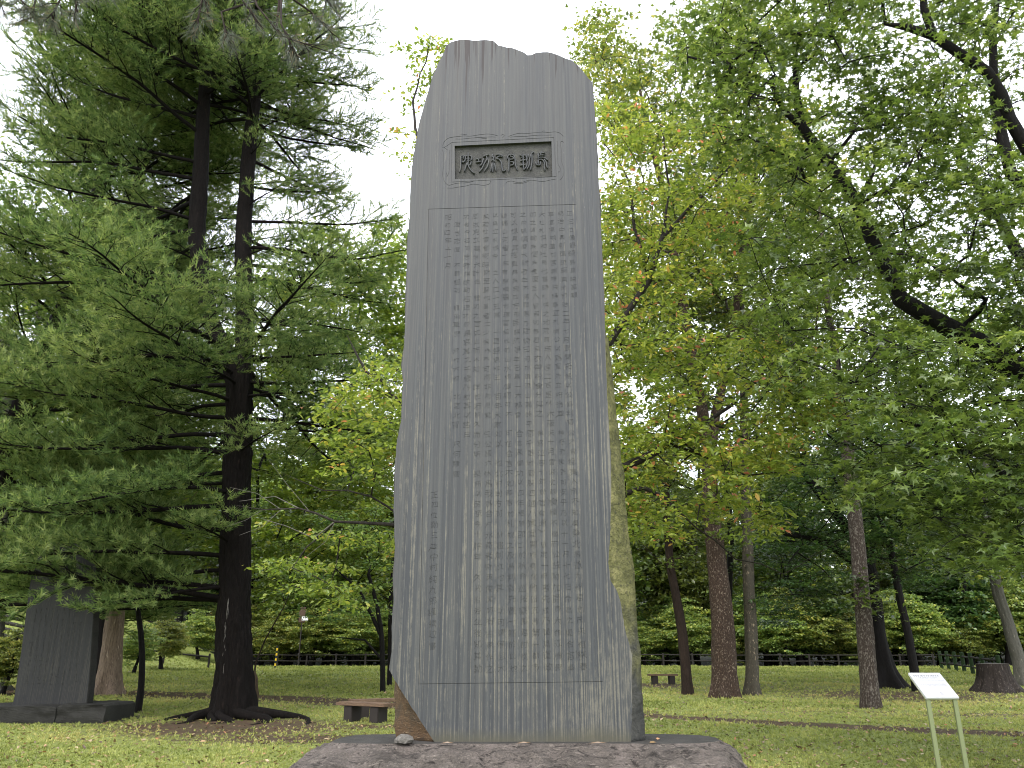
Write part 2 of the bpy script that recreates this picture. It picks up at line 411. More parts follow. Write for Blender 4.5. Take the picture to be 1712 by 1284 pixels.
def star_leaf():
    pts = [(0, 0, 0)]; prof = [(-.10, .0)]
    ang = [-150, -108, -80, -50, -26, 0, 26, 50, 80, 108, 150]
    rad = [.46, .24, .56, .26, .26, .66, .26, .26, .56, .24, .46]
    v = [(0, 0, 0)]
    for a, r in zip(ang, rad):
        v.append((r * cos(radians(a)), r * sin(radians(a)), -.28 * r * r))
    f = [(0, i, i + 1) for i in range(1, 11)]
    return np.array(v), np.array(f)
LEAF_STAR = star_leaf()
LEAF_STAR5 = (np.array([(-.25, 0, 0), (-.1, .5, -.08), (.12, .18, 0), (.6, 0, -.1), (.12, -.18, 0), (-.1, -.5, -.08)]),
              np.array([(0, 2, 1), (0, 3, 2), (0, 4, 3), (0, 5, 4)]))
LEAF_OVATE = (np.array([(-.5, 0, 0), (-.1, .24, .05), (-.1, -.24, .05), (.25, .17, .0), (.25, -.17, .0), (.55, 0, -.12), (0, 0, -.02)]),
              np.array([(0, 6, 1), (0, 2, 6), (1, 6, 3), (6, 2, 4), (3, 6, 5), (6, 4, 5)]))
LEAF_FAR = (np.array([(-.5, 0, 0), (.0, .38, .06), (.5, .0, -.08), (0, -.38, .06)]), np.array([(0, 2, 1), (0, 3, 2)]))

def grow(skel, targets, seg=.5, sag=.0, rtip=.006, powr=2.2, jitter=.12, up=.0, rng=RNG):
    """skel: list of polylines [(p, r)...]; first starts at the base. targets (n,3).
    Connects every target to the nearest node; pipe-model radii. Returns paths, target dirs"""
    pos = []; par = []; fixed = []
    for li, line in enumerate(skel):
        pts = [np.array(p, float) for p, r in line]; rr = [r for p, r in line]
        last = -1
        if li > 0:
            d = [np.linalg.norm(q - pts[0]) for q in pos]; last = int(np.argmin(d))
        for i in range(len(pts)):
            if i == 0:
                if li > 0: continue
                pos.append(pts[0]); par.append(-1); fixed.append(rr[0]); last = 0; continue
            a = pos[last] if (i == 1 and li > 0) else pts[i - 1]
            m = max(1, int(np.linalg.norm(pts[i] - a) / seg))
            for k in range(1, m + 1):
                t = k / m; q = a + (pts[i] - a) * t
                if k < m: q = q + rng.normal(size=3) * .02
                pos.append(q); par.append(last); fixed.append(rr[i - 1] + (rr[i] - rr[i - 1]) * t); last = len(pos) - 1
    nsk = len(pos)
    cap = len(pos) + len(targets) * 40
    PA = np.zeros((cap, 3)); PA[:nsk] = np.array(pos); n = nsk
    root = PA[0] + np.array([0, 0, 1.0])
    order = np.argsort(np.min(np.linalg.norm(targets[:, None, :] - PA[None, :nsk:2, :], axis=2), axis=1))
    tnode = np.zeros(len(targets), int); sidx = int(nsk * .12)
    for ti in order:
        T = targets[ti]
        d = PA[sidx:n] - T
        dist = np.linalg.norm(d, axis=1)
        # prefer attachment nodes below / inside the target
        cost = dist + .55 * np.maximum(0, PA[sidx:n, 2] - T[2]) + np.where(np.arange(sidx, n) < nsk, 0, .05)
        last = int(np.argmin(cost)) + sidx
        a = PA[last].copy(); L = np.linalg.norm(T - a)
        if L < .08: tnode[ti] = last; continue
        m = max(1, min(30, int(L / seg)))
        bend = rng.normal(size=3) * jitter * L; bend[2] = abs(bend[2]) * .5 + up * L
        pr = last
        for k in range(1, m + 1):
            t = k / m
            q = a + (T - a) * t + bend * (4 * t * (1 - t)) * .5 + rng.normal(size=3) * .03 * min(1, L)
            if k == m: q = T
            PA[n] = q; par.append(pr); fixed.append(0); pr = n; n += 1
        tnode[ti] = pr
    par = np.array(par); area = np.zeros(n)
    for t in tnode: area[t] += rtip ** powr
    leafy = np.ones(n, bool); leafy[par[par >= 0]] = False
    area[leafy & (area == 0)] = rtip ** powr
    child = [[] for _ in range(n)]
    for i in range(n - 1, 0, -1):
        area[par[i]] += area[i]; child[par[i]].append(i)
    rad = area ** (1 / powr)
    fx = np.array(fixed)
    rad = np.where(fx > 0, fx, rad)
    for i in range(1, n):                      # never thicker than the parent
        rad[i] = min(rad[i], rad[par[i]] * (1 if fx[i] > 0 else .85)) if fx[i] == 0 else rad[i]
    paths = []; stack = [(0, None)]
    while stack:
        i, p0 = stack.pop(); chain = ([p0] if p0 is not None else []) + [i]
        while child[i]:
            ch = sorted(child[i], key=lambda c: -rad[c])
            for c in ch[1:]: stack.append((c, i))
            i = ch[0]; chain.append(i)
        r = rad[chain].copy()
        if p0 is not None: r[0] = min(r[0], r[1] * 1.15)
        r[-1] *= .5
        paths.append((PA[chain], r))
    tdir = np.array([PA[tnode[k]] - PA[par[tnode[k]]] for k in range(len(targets))])
    return paths, tdir

def clumps(targets, tdir, per, R, flat, leaf, size, rng=RNG, droop=.25, tint_mu=.45, tint_sd=.2, tilt=.45, tint_by=None, twigs=3, rt=.004):
    """leaves (and twigs) around the tips of a crown"""
    tv, tf = leaf; K = len(targets)
    per = np.maximum(1, (per * rng.uniform(.6, 1.4, K)).astype(int)); idx = np.repeat(np.arange(K), per); n = len(idx)
    # several twig arms in each clump, leaves hang on the arms
    A = 6
    arm = rng.normal(size=(K, A, 3)); arm[..., 2] *= flat; arm /= np.linalg.norm(arm, axis=2)[..., None] + 1e-9
    arm[..., 2] *= flat + .1
    Rk = R * rng.uniform(.7, 1.3, K)
    which = rng.integers(0, A, n); t = rng.uniform(.05, 1, n) ** .6
    base = arm[idx, which] * (t * Rk[idx])[:, None]
    off = rng.normal(size=(n, 3)) * np.array([1, 1, .45 * (flat + .35)]) * (.22 * R)
    pos = targets[idx] + base + off
    pos[:, 2] -= droop * R * t * t * .6
    up = np.zeros((n, 3)); up[:, 2] = 1
    nrm = up + rng.normal(size=(n, 3)) * tilt
    fwd = arm[idx, which] * .8 + rng.normal(size=(n, 3)) * .5; fwd[:, 2] -= .35
    B = basis(nrm, rng, fwd)
    ct = rng.normal(0, .09, K)
    tint = np.clip(tint_mu + ct[idx] + rng.normal(0, tint_sd, n), 0.01, 1)
    if tint_by is not None: tint = np.clip(tint + tint_by(pos), .01, 1)
    V, Fc, T = scatter(tv, tf, pos, B, size * rng.uniform(.65, 1.2, n), tint)
    tw = []
    if twigs:
        for k in range(K):
            for a in range(min(A, twigs)):
                e = targets[k] + arm[k, a] * Rk[k] * .9; e[2] -= droop * R * .4
                m = (targets[k] * .5 + e * .5); m[2] += .05 * R
                tw.append(([targets[k], m, e], [rt * 1.6, rt * 1.1, rt * .5]))
    return V, Fc, T, tw

def hero_trunk(line, sides=28, flare=.6, lobes=5, seed=0, ridge=.05, roots=None, buttress=1.0, step=.25, plates=0.0):
    """line: [(Vector, radius)] base first. Detailed tapered trunk with root flare (world coords)."""
    pts = np.array([tuple(p) for p, r in line]); rr = np.array([r for p, r in line])
    L = np.concatenate([[0], np.cumsum(np.linalg.norm(np.diff(pts, axis=0), axis=1))])
    # rings, denser near the foot
    tt = np.concatenate([np.linspace(0, min(1.2, L[-1] * .3), 14), np.linspace(min(1.2, L[-1] * .3), L[-1], max(6, int(L[-1] / step)))[1:]])
    q = np.stack([np.interp(tt, L, pts[:, k]) for k in range(3)], 1)
    # smooth
    for _ in range(3): q[1:-1] = (q[:-2] + 2 * q[1:-1] + q[2:]) / 4
    r = np.interp(tt, L, rr)
    V = []; a = np.arange(sides) * 2 * pi / sides
    ph = seed * 1.7
    for i in range(len(tt)):
        fl = flare * exp(-tt[i] / (.28 * buttress + .12))
        for j in range(sides):
            lob = .5 + .5 * cos(lobes * a[j] + ph + .6 * sin(2 * a[j] + ph)); lob = lob ** 1.3
            nz = noise.noise(Vector((cos(a[j]) * 2.2 + seed, sin(a[j]) * 2.2, tt[i] * .7)))
            n2 = noise.noise(Vector((cos(a[j]) * 7 + seed, sin(a[j]) * 7, tt[i] * 1.6)))
            if plates:
                n3 = noise.noise(Vector((cos(a[j]) * 9 + seed, sin(a[j]) * 9, tt[i] * 2.6))); n2 = n2 + plates * (abs(n3) * 3 - .7)
            R = r[i] * (1 + nz * .12 + n2 * ridge) + r[i] * fl * (.25 + 1.1 * lob)
            V.append((q[i][0] + cos(a[j]) * R, q[i][1] + sin(a[j]) * R, q[i][2] - (0.12 if i == 0 else 0)))
    n = len(tt); i = np.arange(n - 1)[:, None] * sides; j = np.arange(sides)[None]; j2 = (j + 1) % sides
    F4 = np.stack([i + j, i + j2, i + sides + j2, i + sides + j], -1).reshape(-1, 4)
    return np.array(V), F4, [(q[k], r[k]) for k in range(n)]

def join_np(parts):
    Vs, Fs = [], []; b = 0
    for V, Fc in parts:
        if len(V) == 0: continue
        Vs.append(V); Fs.append(np.asarray(Fc) + b); b += len(V)
    return np.concatenate(Vs), np.concatenate(Fs)

def psample(poly, n, Y0, Y1, rng=RNG, zmin=None):
    """random points whose photo position falls in the pixel polygon, depth Y0..Y1"""
    xs = [p[0] for p in poly]; ys = [p[1] for p in poly]; res = []
    while len(res) < n:
        u = rng.uniform(min(xs), max(xs)); v = rng.uniform(min(ys), max(ys)); ins = False
        for i in range(len(poly)):
            x1, y1 = poly[i]; x2, y2 = poly[i - 1]
            if (y1 > v) != (y2 > v) and u < (x2 - x1) * (v - y1) / (y2 - y1) + x1: ins = not ins
        if not ins: continue
        p = P(u, v, rng.uniform(Y0, Y1))
        if zmin is not None and p.z < zmin: continue
        res.append(tuple(p))
    return np.array(res)

def tree(name, label, cat, trunk_line, limbs, targets, bark, leafmat, leaf, per, R, flat, size, seed=0, flare=.6, lobes=5, group=None,
         sides=24, sag=.25, seg=.5, rtip=.007, twigs=3, tint_mu=.45, tint_sd=.2, tint_by=None, twigmat=None, buttress=1.0, bigleaf=0, tilt=.45, up=.05, jitter=.12, rt=.004, powr=2.2):
    base = np.array(tuple(trunk_line[0][0]))
    rng = np.random.default_rng(seed + 100)
    V, F4, q = hero_trunk(trunk_line, max(12, sides * 2), flare, lobes, seed, buttress=buttress, step=.2, plates=.6)
    root = thing(name, label, cat, tuple(base), 0, group)
    skel = [[(q[k][0], q[k][1] * .8) for k in range(0, len(q), 3)] + [(q[-1][0], q[-1][1] * .8)]]
    skel += [[(np.array(tuple(p)), r) for p, r in l] for l in limbs]
    paths, td = grow(skel, targets, seg=seg, rtip=rtip, jitter=jitter, up=up, rng=rng, powr=powr)
    LV, LF, T, tw = clumps(targets, td, per, R, flat, leaf, size, rng, sag, tint_mu, tint_sd, tint_by=tint_by, twigs=twigs, tilt=tilt, rt=rt)
    # the first path follows the trunk: keep from the trunk top on
    big = [p for p in paths]
    first = big[0]; k0 = max(0, len(skel[0]) - 2)
    BV, BF = tubes(big, sides=lambda r: 12 if r > .1 else (8 if r > .04 else (5 if r > .012 else 4)))
    tV, tF = tubes(tw, sides=3)
    obj('trunk', mesh_np('trunk', V - base, None, F4, [bark], smooth=True), root)
    jV, jF = join_np([(BV, BF), (tV, tF)])
    obj('branches', mesh_np('branches', jV - base, None, jF, [twigmat or bark], smooth=True), root)
    me = mesh_np('crown', LV - base, LF, None, [leafmat], tint=T)
    cr_ = obj('crown', me, root, kind='stuff')
    if bigleaf:
        # the nearest leaves are pieces of their own
        k = len(leaf[0]); ctr = LV.reshape(-1, k, 3).mean(1)
        z = ctr[:, 1] * cp + (ctr[:, 2] - EYE) * sp_
        uu = CX + F * ctr[:, 0] / z; up_ = -ctr[:, 1] * sp_ + (ctr[:, 2] - EYE) * cp; vv = CY - F * up_ / z
        ok = (uu > 0) & (uu < 1712) & (vv > 0) & (vv < 1284)
        sel = np.argsort(np.where(ok, ctr[:, 1], 1e9))[:bigleaf]
        nf = len(leaf[1]); keep = np.ones(len(ctr), bool); keep[sel] = False
        kf = np.repeat(keep, nf)
        me2 = mesh_np('crown', LV - base, LF[kf], None, [leafmat], tint=T[kf])
        cr_.data = me2; bpy.data.meshes.remove(me)
        LVr = LV.reshape(-1, k, 3); Tr = T.reshape(-1, nf)
        lm = {}
        for s in sel:
            o = bpy.data.objects.new('leaf', mesh_np('leaf', LVr[s] - ctr[s], leaf[1], None, [leafmat], tint=Tr[s]))
            o.location = tuple(ctr[s] - base); link(o, root)
    return root
# ------------------------------------------------------------------ ground
def px_of(x, y, z):
    zc = y * cp + (z - EYE) * sp_; up_ = -y * sp_ + (z - EYE) * cp
    return CX + F * x / zc, CY - F * up_ / zc
path_line = [(-700, 1130), (-200, 1148), (60, 1158), (180, 1158), (330, 1164), (480, 1168), (560, 1172), (700, 1180), (1000, 1190), (1090, 1197), (1250, 1206), (1400, 1214), (1520, 1220), (1712, 1228), (2100, 1240), (2600, 1262)]
PL = [G(u, v) for u, v in path_line]
dirt_spots = []   # (x, y, rx, ry, amount)
for (u, v, rx, ry, am) in [(385, 1215, 2.6, 2.0, 1.0), (480, 1235, 3.0, 1.2, .75), (620, 1215, 1.9, .9, .7), (1500, 1162, 5, 4.5, .75), (1640, 1160, 5, 4.0, .62), (1250, 1150, 9, 4.5, .5),
                           (40, 1150, 6, 2.2, .7), (200, 1212, 2.5, .8, .6), (1108, 1146, 1.7, 2.5, .8), (1640, 1195, 3.2, 1.0, .6), (1400, 1190, 4, 1.0, .5), (560, 1225, 1.6, .7, .5), (1470, 1190, 1.2, .7, .6)]:
    g = G(u, v); dirt_spots.append((g.x, g.y, rx, ry, am))
def dirt(x, y):
    d = 0
    for a, b in zip(PL[:-1], PL[1:]):
        abx, aby = b.x - a.x, b.y - a.y; t = ((x - a.x) * abx + (y - a.y) * aby) / (abx * abx + aby * aby)
        t = min(1, max(0, t)); dd = hypot(x - a.x - abx * t, y - a.y - aby * t)
        wd = .5 if a.x > 0 else 1.2
        d = max(d, min(.85, 1.25 - dd / wd * .6))
    for (cx_, cy_, rx, ry, am) in dirt_spots:
        q = ((x - cx_) / rx) ** 2 + ((y - cy_) / ry) ** 2
        d = max(d, am * exp(-q * .7))
    d = max(d, sstep(64.5, 67, y) * .9 if x > -20 else 0)
    return max(0, d)

ys = np.concatenate([np.arange(-30, 8, 4.), np.arange(8, 30, .35), np.arange(30, 70, .9), np.arange(70, 110, 3.), np.array([110, 120, 135, 150, 175, 210, 300, 500, 900])])
xs = np.concatenate([[-900, -400, -200, -130], np.arange(-90, -24, 4.), np.arange(-24, 24, .45), np.arange(24, 92, 4.), [130, 200, 400, 900]])
GV = []; GD = []
for y in ys:
    for x in xs:
        GV.append((x, y, gz(x, y) + .015 * noise.noise(Vector((x * 1.7, y * 1.7, 3))))); GD.append(dirt(x, y))
nx = len(xs); i = np.arange(len(ys) - 1)[:, None] * nx; j = np.arange(nx - 1)[None]
F4 = np.stack([i + j, i + j + 1, i + nx + j + 1, i + nx + j], -1).reshape(-1, 4)
cen = np.array(GV)[F4].mean(1)
mi = ((cen[:, 1] > 67.5)).astype(int)
me = mesh_np('ground', GV, None, F4, [M['lawn'], M['forest_floor']], smooth=True, mat3=mi)
at = me.attributes.new('dirt', 'FLOAT', 'POINT'); at.data.foreach_set('value', np.array(GD, np.float32))
obj('ground', me, kind='structure')

# short turf: blades in view (and a margin either side)
def turf():
    rng = np.random.default_rng(3)
    n = 135000
    y = 9.0 * np.exp(rng.uniform(0, 1, n) * math.log(64 / 9.0))
    x = rng.uniform(-.82, .82, n) * (y + 2)
    big = np.array([noise.noise(Vector((a * .8, b * .8, 9))) for a, b in zip(x, y)])
    keep = np.ones(n, bool)
    # sample the dirt on a coarse grid
    dz = np.empty(n); zz = np.empty(n); cache = {}
    for k in range(n):
        key = (round(x[k] * 3), round(y[k] * 3))
        c = cache.get(key)
        if c is None: c = cache[key] = dirt(key[0] / 3, key[1] / 3)
        dz[k] = c; zz[k] = gz(x[k], y[k])
    keep = (dz + rng.normal(0, .26, n) < .5)
    # not inside the base of the monument
    keep &= ~((np.abs(x) < 2.9) & (y < 9.3))
    x, y, zz, big, dz = x[keep], y[keep], zz[keep], big[keep], dz[keep]; n = len(x)
    tv = []; tf = []
    for k in range(4):
        a = k * 2.4; r = .5; c, s = cos(a), sin(a); q = .3
        b = len(tv)
        tv += [(c * r * .3 - s * q, s * r * .3 + c * q, 0), (c * r * .3 + s * q, s * r * .3 - c * q, 0), (c * (r + .4), s * (r + .4), .9 + .2 * (k % 2))]
        tf.append((b, b + 1, b + 2))
    tv, tf = np.array(tv), np.array(tf)
    up = np.zeros((n, 3)); up[:, 2] = 1; B = basis(up + rng.normal(size=(n, 3)) * .25, rng)
    s = (.013 + .0013 * y) * rng.uniform(.7, 1.5, n) * (1 + .4 * big)
    big2 = np.array([noise.noise(Vector((a * .22, b * .3, 4))) for a, b in zip(x, y)])
    tint = np.clip(.42 + .45 * big + .45 * big2 + rng.normal(0, .2, n) + .3 * (dz > .2), 0.01, 1)
    V, Fc, T = scatter(tv, tf, np.stack([x, y, zz - .003], 1), B, s, tint)
    o = obj('short_grass', mesh_np('short_grass', V, Fc, None, [M['grass']], tint=T), kind='stuff')
    tag(o, 'short green clover and grass covering the park lawn', 'grass')
turf()

def litter():
    rng = np.random.default_rng(5); n = 13000
    y = 9.5 * np.exp(rng.uniform(0, 1, n) * math.log(60 / 9.5)); x = rng.uniform(-.8, .8, n) * (y + 2)
    keep = ~((np.abs(x) < 2.9) & (y < 9.3)); x, y = x[keep], y[keep]; n = len(x)
    z = np.array([gz(a, b) for a, b in zip(x, y)]) + .012
    up = np.zeros((n, 3)); up[:, 2] = 1; B = basis(up + rng.normal(size=(n, 3)) * .35, rng)
    V, Fc, T = scatter(*LEAF_OVATE, np.stack([x, y, z + .015], 1), B, rng.uniform(.04, .10, n) * (.7 + y * .02), np.clip(rng.uniform(0, 1.0, n), .01, 1))
    o = obj('leaf_litter', mesh_np('leaf_litter', V, Fc, None, [M['litter']], tint=T), kind='stuff')
    tag(o, 'small brown and yellow fallen leaves strewn across the lawn', 'fallen leaves')
litter()

# ------------------------------------------------------------------ base rock of the monument
D = 7.0
BT = P(856, 1240, D).z      # height of the top of the base
def base_rock():
    root = thing('monument_base', 'broad rough purplish rock base with a flat dark top carrying the tall inscribed slab', 'rock base', (0.1, 7.0, 0))
    outl = [(-1.42, 6.92), (-1.1, 6.86), (-.7, 6.88), (-.2, 6.89), (.3, 6.87), (.8, 6.88), (1.15, 6.86), (1.50, 6.90), (1.69, 7.02), (1.76, 7.2), (1.74, 7.42), (1.58, 7.58), (1.0, 7.66), (0, 7.7), (-.8, 7.68), (-1.28, 7.6), (-1.46, 7.4), (-1.5, 7.12)]
    pts = []
    n0 = len(outl)
    for i in range(n0):
        a, b, c, d = [Vector((*outl[(i + k) % n0], 0)) for k in (-1, 0, 1, 2)]
        for k in range(26):
            t = k / 26; pts.append(.5 * ((2 * b) + (c - a) * t + (2 * a - 5 * b + 4 * c - d) * t * t + (3 * b - a - 3 * c + d) * t ** 3))
    n = len(pts); cen_ = Vector((.06, 7.28, 0))
    inner = [0.0, .4, .75, .92, 1.0]
    prof = [(.0, 0), (.015, .012), (.04, .022), (.08, .03), (.13, .045), (.18, .06), (.23, .08), (.28, .10), (.32, .125), (.36, .155), (.395, .19), (.42, .23), (.445, .28), (.46, .34), (.48, .42), (.50, .52), (.52, .64), (.55, .80), (.56, .95)]
    rings = [('in', s_, 0) for s_ in inner] + [('out', o_, d_) for o_, d_ in prof[1:]]
    V = []
    for ri, (kd, s, dz_) in enumerate(rings):
        for pi_, p in enumerate(pts):
            if kd == 'in':
                q = cen_ + (p - cen_) * s; zz = BT - .006 * abs(noise.noise(Vector((q.x * 3, q.y * 3, 1)))) * (ri > 1)
            else:
                tg = (pts[(pi_ + 1) % n] - pts[pi_ - 1]).normalized(); nm = Vector((tg.y, -tg.x, 0))
                if nm.dot(p - cen_) < 0: nm = -nm
                front_ = .45 + .55 * max(0, -nm.y) + .1 * max(0, -nm.x); 
                if nm.x > .5: front_ *= .75
                q = p + nm * s * front_ * 1.05; zz = BT - dz_
                am = min(1, (ri - 4) / 4)
                a = Vector((q.x * 1.8, q.y * 1.8, zz * 3))
                r1 = noise.noise(a) * .05; r2 = (.5 - abs(noise.noise(a * 2.3 + Vector((2, 0, 0)))) * 2) * .035; r3 = (.5 - abs(noise.noise(a * 5.5 + Vector((0, 4, 0)))) * 2) * .022; r4 = noise.noise(a * 13) * .012
                q = q + nm * (r1 + r2 * .6) * am; zz += (r2 + r3 + r4) * am * .8
            V.append((q.x - .1, q.y - 7.0, zz))
    i = np.arange(len(rings) - 1)[:, None] * n; j = np.arange(n)[None]; j2 = (j + 1) % n
    Fq = np.stack([i + j, i + n + j, i + n + j2, i + j2], -1).reshape(-1, 4)
    mi = np.array([0 if r < 4 else 1 for r in range(len(rings) - 1) for _ in range(n)])
    top = Fq[mi == 0]; side = Fq[mi == 1]
    obj('top_face', mesh_np('top_face', V, None, top, [M['base_top']], smooth=True), root)
    obj('rough_side', mesh_np('rough_side', V, None, side, [M['base_rock']], smooth=False), root)
base_rock()

# ------------------------------------------------------------------ the monument
def XZ(u, v, Y=D):
    p = P(u, v, Y); return (p.x, p.z)
TEXT = [
 "正三位侯爵鍋島直映篆額",
 "明治中興創建疏蝦夷地而治二年七月置開拓使以公爲判官公之曾祖夷人而不知農桑北海道九州君也尺天祖狹春",
 "事宜宸襟進加宮崇禮共祭事宜札幌公以爲宜先立府治尊神祇而後民可安乎乃以十一月十七日命爲之慶合言尋",
 "大社札幌神社是也當時札幌之地荒蕪無人煙二百里林木蔽天十月雪深丈餘食糧不繼而公益勵加爵身大命江廣聚石",
 "加之運輸未便夫食匱乏人皆苦沈毎君自衣帶粉食分與之衆感泣容十年前官舍道路皆定一府者先成乃建爲道政",
 "之飛觀嘆曆大號者年不落單君乃賦詩曰河水遠流山隅峙平原千里地膏腴四通八達宜開府有化他日五洲第一都市",
 "可以想見其抱負矣夫我四方形民謀抗爭年已爲一大都會合言是歸功以四年經營邵二於秋命巡按察事君討從之",
 "蹟諸山河者一年有餘編纂地理官紹松前山水總傳調可不可在合言不如移官於札幌之及爲判官先置一軀於此也",
 "以爲立札幌今之人口十五萬十里盛衰非三百年大家知以也北村司方可計畫創立也其功可謂備且大",
 "矣若社會者術時期至聖作昌者士少保作不可將非先見君任公國六休爲我爲合方水奇者待英俊其師有古家作之",
 "風故克立萬世大計造營功之官如此而不知詳於若能久而分明是所以民至今十餘年久光沿浴年後知其勳",
 "功者今茲同志者謀欲勒石造功於是哀其之千歲乃叙其以銘曰",
 " 澄世志恒 不雖銀功 龍治草野 荒作大都 北宮北冒 尺何隸圖",
 "昭和四年十一月",
 "                               正四位勳三等中村純九郎謹撰竝書"]
_gc = {}
def glyph(ch):
    if ch in _gc: return _gc[ch]
    c = bpy.data.curves.new('g', 'FONT'); c.body = ch; c.resolution_u = 1; c.offset = -.013; c.align_x = 'CENTER'
    o = bpy.data.objects.new('g', c); C.objects.link(o)
    dg = bpy.context.evaluated_depsgraph_get(); me = o.evaluated_get(dg).to_mesh()
    vs = [(v.co.x, v.co.y) for v in me.vertices]
    cnt = {}
    for p in me.polygons:
        k = list(p.vertices)
        for a, b in zip(k, k[1:] + k[:1]):
            cnt[(min(a, b), max(a, b))] = cnt.get((min(a, b), max(a, b)), 0) + 1
    bd = [e for e, n_ in cnt.items() if n_ == 1]
    used = sorted({a for e in bd for a in e}); mp = {a: i for i, a in enumerate(used)}
    # weld doubles
    pts = []; idx = {}; m2 = {}
    for a in used:
        key = (round(vs[a][0], 4), round(vs[a][1], 4))
        if key not in idx: idx[key] = len(pts); pts.append(key)
        m2[a] = idx[key]
    ed = [(m2[a], m2[b]) for a, b in bd if m2[a] != m2[b]]
    o.evaluated_get(dg).to_mesh_clear(); bpy.data.objects.remove(o); bpy.data.curves.remove(c)
    # centre the em box on 0..1
    pts = [(p[0] + .5, p[1] + .12 if ord(ch) > 255 else p[1]) for p in pts]
    _gc[ch] = (pts, ed); return _gc[ch]

class Carver:
    """a flat face of the stone (x, z at y=0) with sunk strokes"""
    def __init__(s): s.V = []; s.F = []; s.mi = []
    def add(s, pts, depth=0.0):
        b = len(s.V); s.V += [(p[0], depth, p[1]) for p in pts]; return b
    def tri(s, a, b, c, m=0):
        (x1, y1, z1), (x2, y2, z2), (x3, y3, z3) = s.V[a], s.V[b], s.V[c]
        s.F.append((a, b, c)); s.mi.append(m)
    def quad(s, corners, depth=0.0):
        b = s.add(corners, depth); s.F.append((b, b + 1, b + 2)); s.F.append((b, b + 2, b + 3)); s.mi += [0, 0]
    def carve(s, outer, pts, edges, depth, mapf=lambda p: p, wall=None):
        allp = [Vector(p) for p in outer] + [Vector(p) for p in pts]; k = len(outer)
        ed = [(i, (i + 1) % k) for i in range(k)] + [(a + k, b + k) for a, b in edges]
        vo, eo, fo, vi, ei, fi = geometry.delaunay_2d_cdt(allp, ed, [], 0, 1e-6)
        seg = np.array([[*pts[a], *pts[b]] for a, b in edges])
        cen = np.array([[sum(vo[q][0] for q in f) / 3, sum(vo[q][1] for q in f) / 3] for f in fo])
        x1, y1, x2, y2 = seg.T
        cy_ = cen[:, 1:2]; cx_ = cen[:, 0:1]
        cr_ = ((y1 > cy_) != (y2 > cy_)) & (cx_ < (x2 - x1) * (cy_ - y1) / np.where(y2 == y1, 1e-12, y2 - y1) + x1)
        ins = cr_.sum(1) % 2 == 1
        mp = [mapf((v[0], v[1])) for v in vo]
        top = s.add(mp, 0); bot = s.add(mp, depth)
        ec = {}
        for f, i_ in zip(fo, ins):
            o_ = bot if i_ else top
            s.F.append((o_ + f[0], o_ + f[1], o_ + f[2])); s.mi.append(1 if i_ else 0)
            if i_:
                for a, b in ((f[0], f[1]), (f[1], f[2]), (f[2], f[0])):
                    kx = (min(a, b), max(a, b)); ec[kx] = ec.get(kx, 0) + 1
        for (a, b), c_ in ec.items():
            if c_ == 1:
                s.F.append((top + a, top + b, bot + b)); s.F.append((top + a, bot + b, bot + a)); s.mi += [1, 1]
    def mesh(s, name, mats):
        return mesh_np(name, s.V, s.F, None, mats, mat3=s.mi)

def lerp2(a, b, t): return (a[0] + (b[0] - a[0]) * t, a[1] + (b[1] - a[1]) * t)
def bil(q, s_, t):      # q TL,TR,BR,BL ; s right, t down
    return lerp2(lerp2(q[0], q[1], s_), lerp2(q[3], q[2], s_), t)

M['cut_slate'] = slate('cut_slate', .9, False)
root = thing('stone_monument', 'tall grey slate slab covered with columns of carved characters, standing on the rock base', 'monument', (0, D, BT))
OFF = Vector((0, D, BT))
TL, TR, BR, BL = XZ(717, 350), XZ(962, 342), XZ(1007, 1139), XZ(701, 1143)
quadT = [TL, TR, BR, BL]
# --- the ruled field of text
cv = Carver(); NC = 15; NR = 48
s_of = lambda c: 1 - (c + .62) / (NC + .62 + .05)
e0 = [1.0] + [s_of(c + .42) for c in range(NC)]
rows_t0, rows_t1 = .012, .985
for c in range(NC):
    sR = s_of(c - .5 + .0); sL = s_of(c + .5)
    if c == 0: cv_r = 1.0
    txt = TEXT[c]
    if 1 <= c <= 10:      # spread a few gaps so that every column ends on the lower line
        txt = list(txt[:NR]); gaps = NR - len(txt)
        for g_ in range(gaps): txt.insert(int((g_ + 1) * NR / (gaps + 1)), ' ')
    off0 = 0.0
    for r in range(NR):
        t0 = rows_t0 + (rows_t1 - rows_t0) * r / NR; t1 = rows_t0 + (rows_t1 - rows_t0) * (r + 1) / NR
        q = [bil(quadT, sL, t0), bil(quadT, sR, t0), bil(quadT, sR, t1), bil(quadT, sL, t1)]
        ch = txt[r] if r < len(txt) else ' '
        if ch == ' ': cv.quad(q); continue
        pts, ed = glyph(ch)
        if not ed: cv.quad(q); continue
        rs = random.uniform(.62, .82); jx = random.uniform(-.07, .07); jy = random.uniform(-.07, .07); ro = random.uniform(-.12, .12)
        pp = []
        for (px_, py_) in pts:
            ux, uy = (px_ - .5) * rs, (py_ - .5) * rs
            ux, uy = ux + uy * .06 * 0 , uy + ux * .10
            pp.append((min(.985, max(.015, .5 + jx + ux - uy * ro)), min(.985, max(.015, .5 + jy + uy + ux * ro))))
        cv.carve([(0, 0), (1, 0), (1, 1), (0, 1)], pp, ed, .0031, mapf=lambda p, q=q: bil(q, p[0], 1 - p[1]))
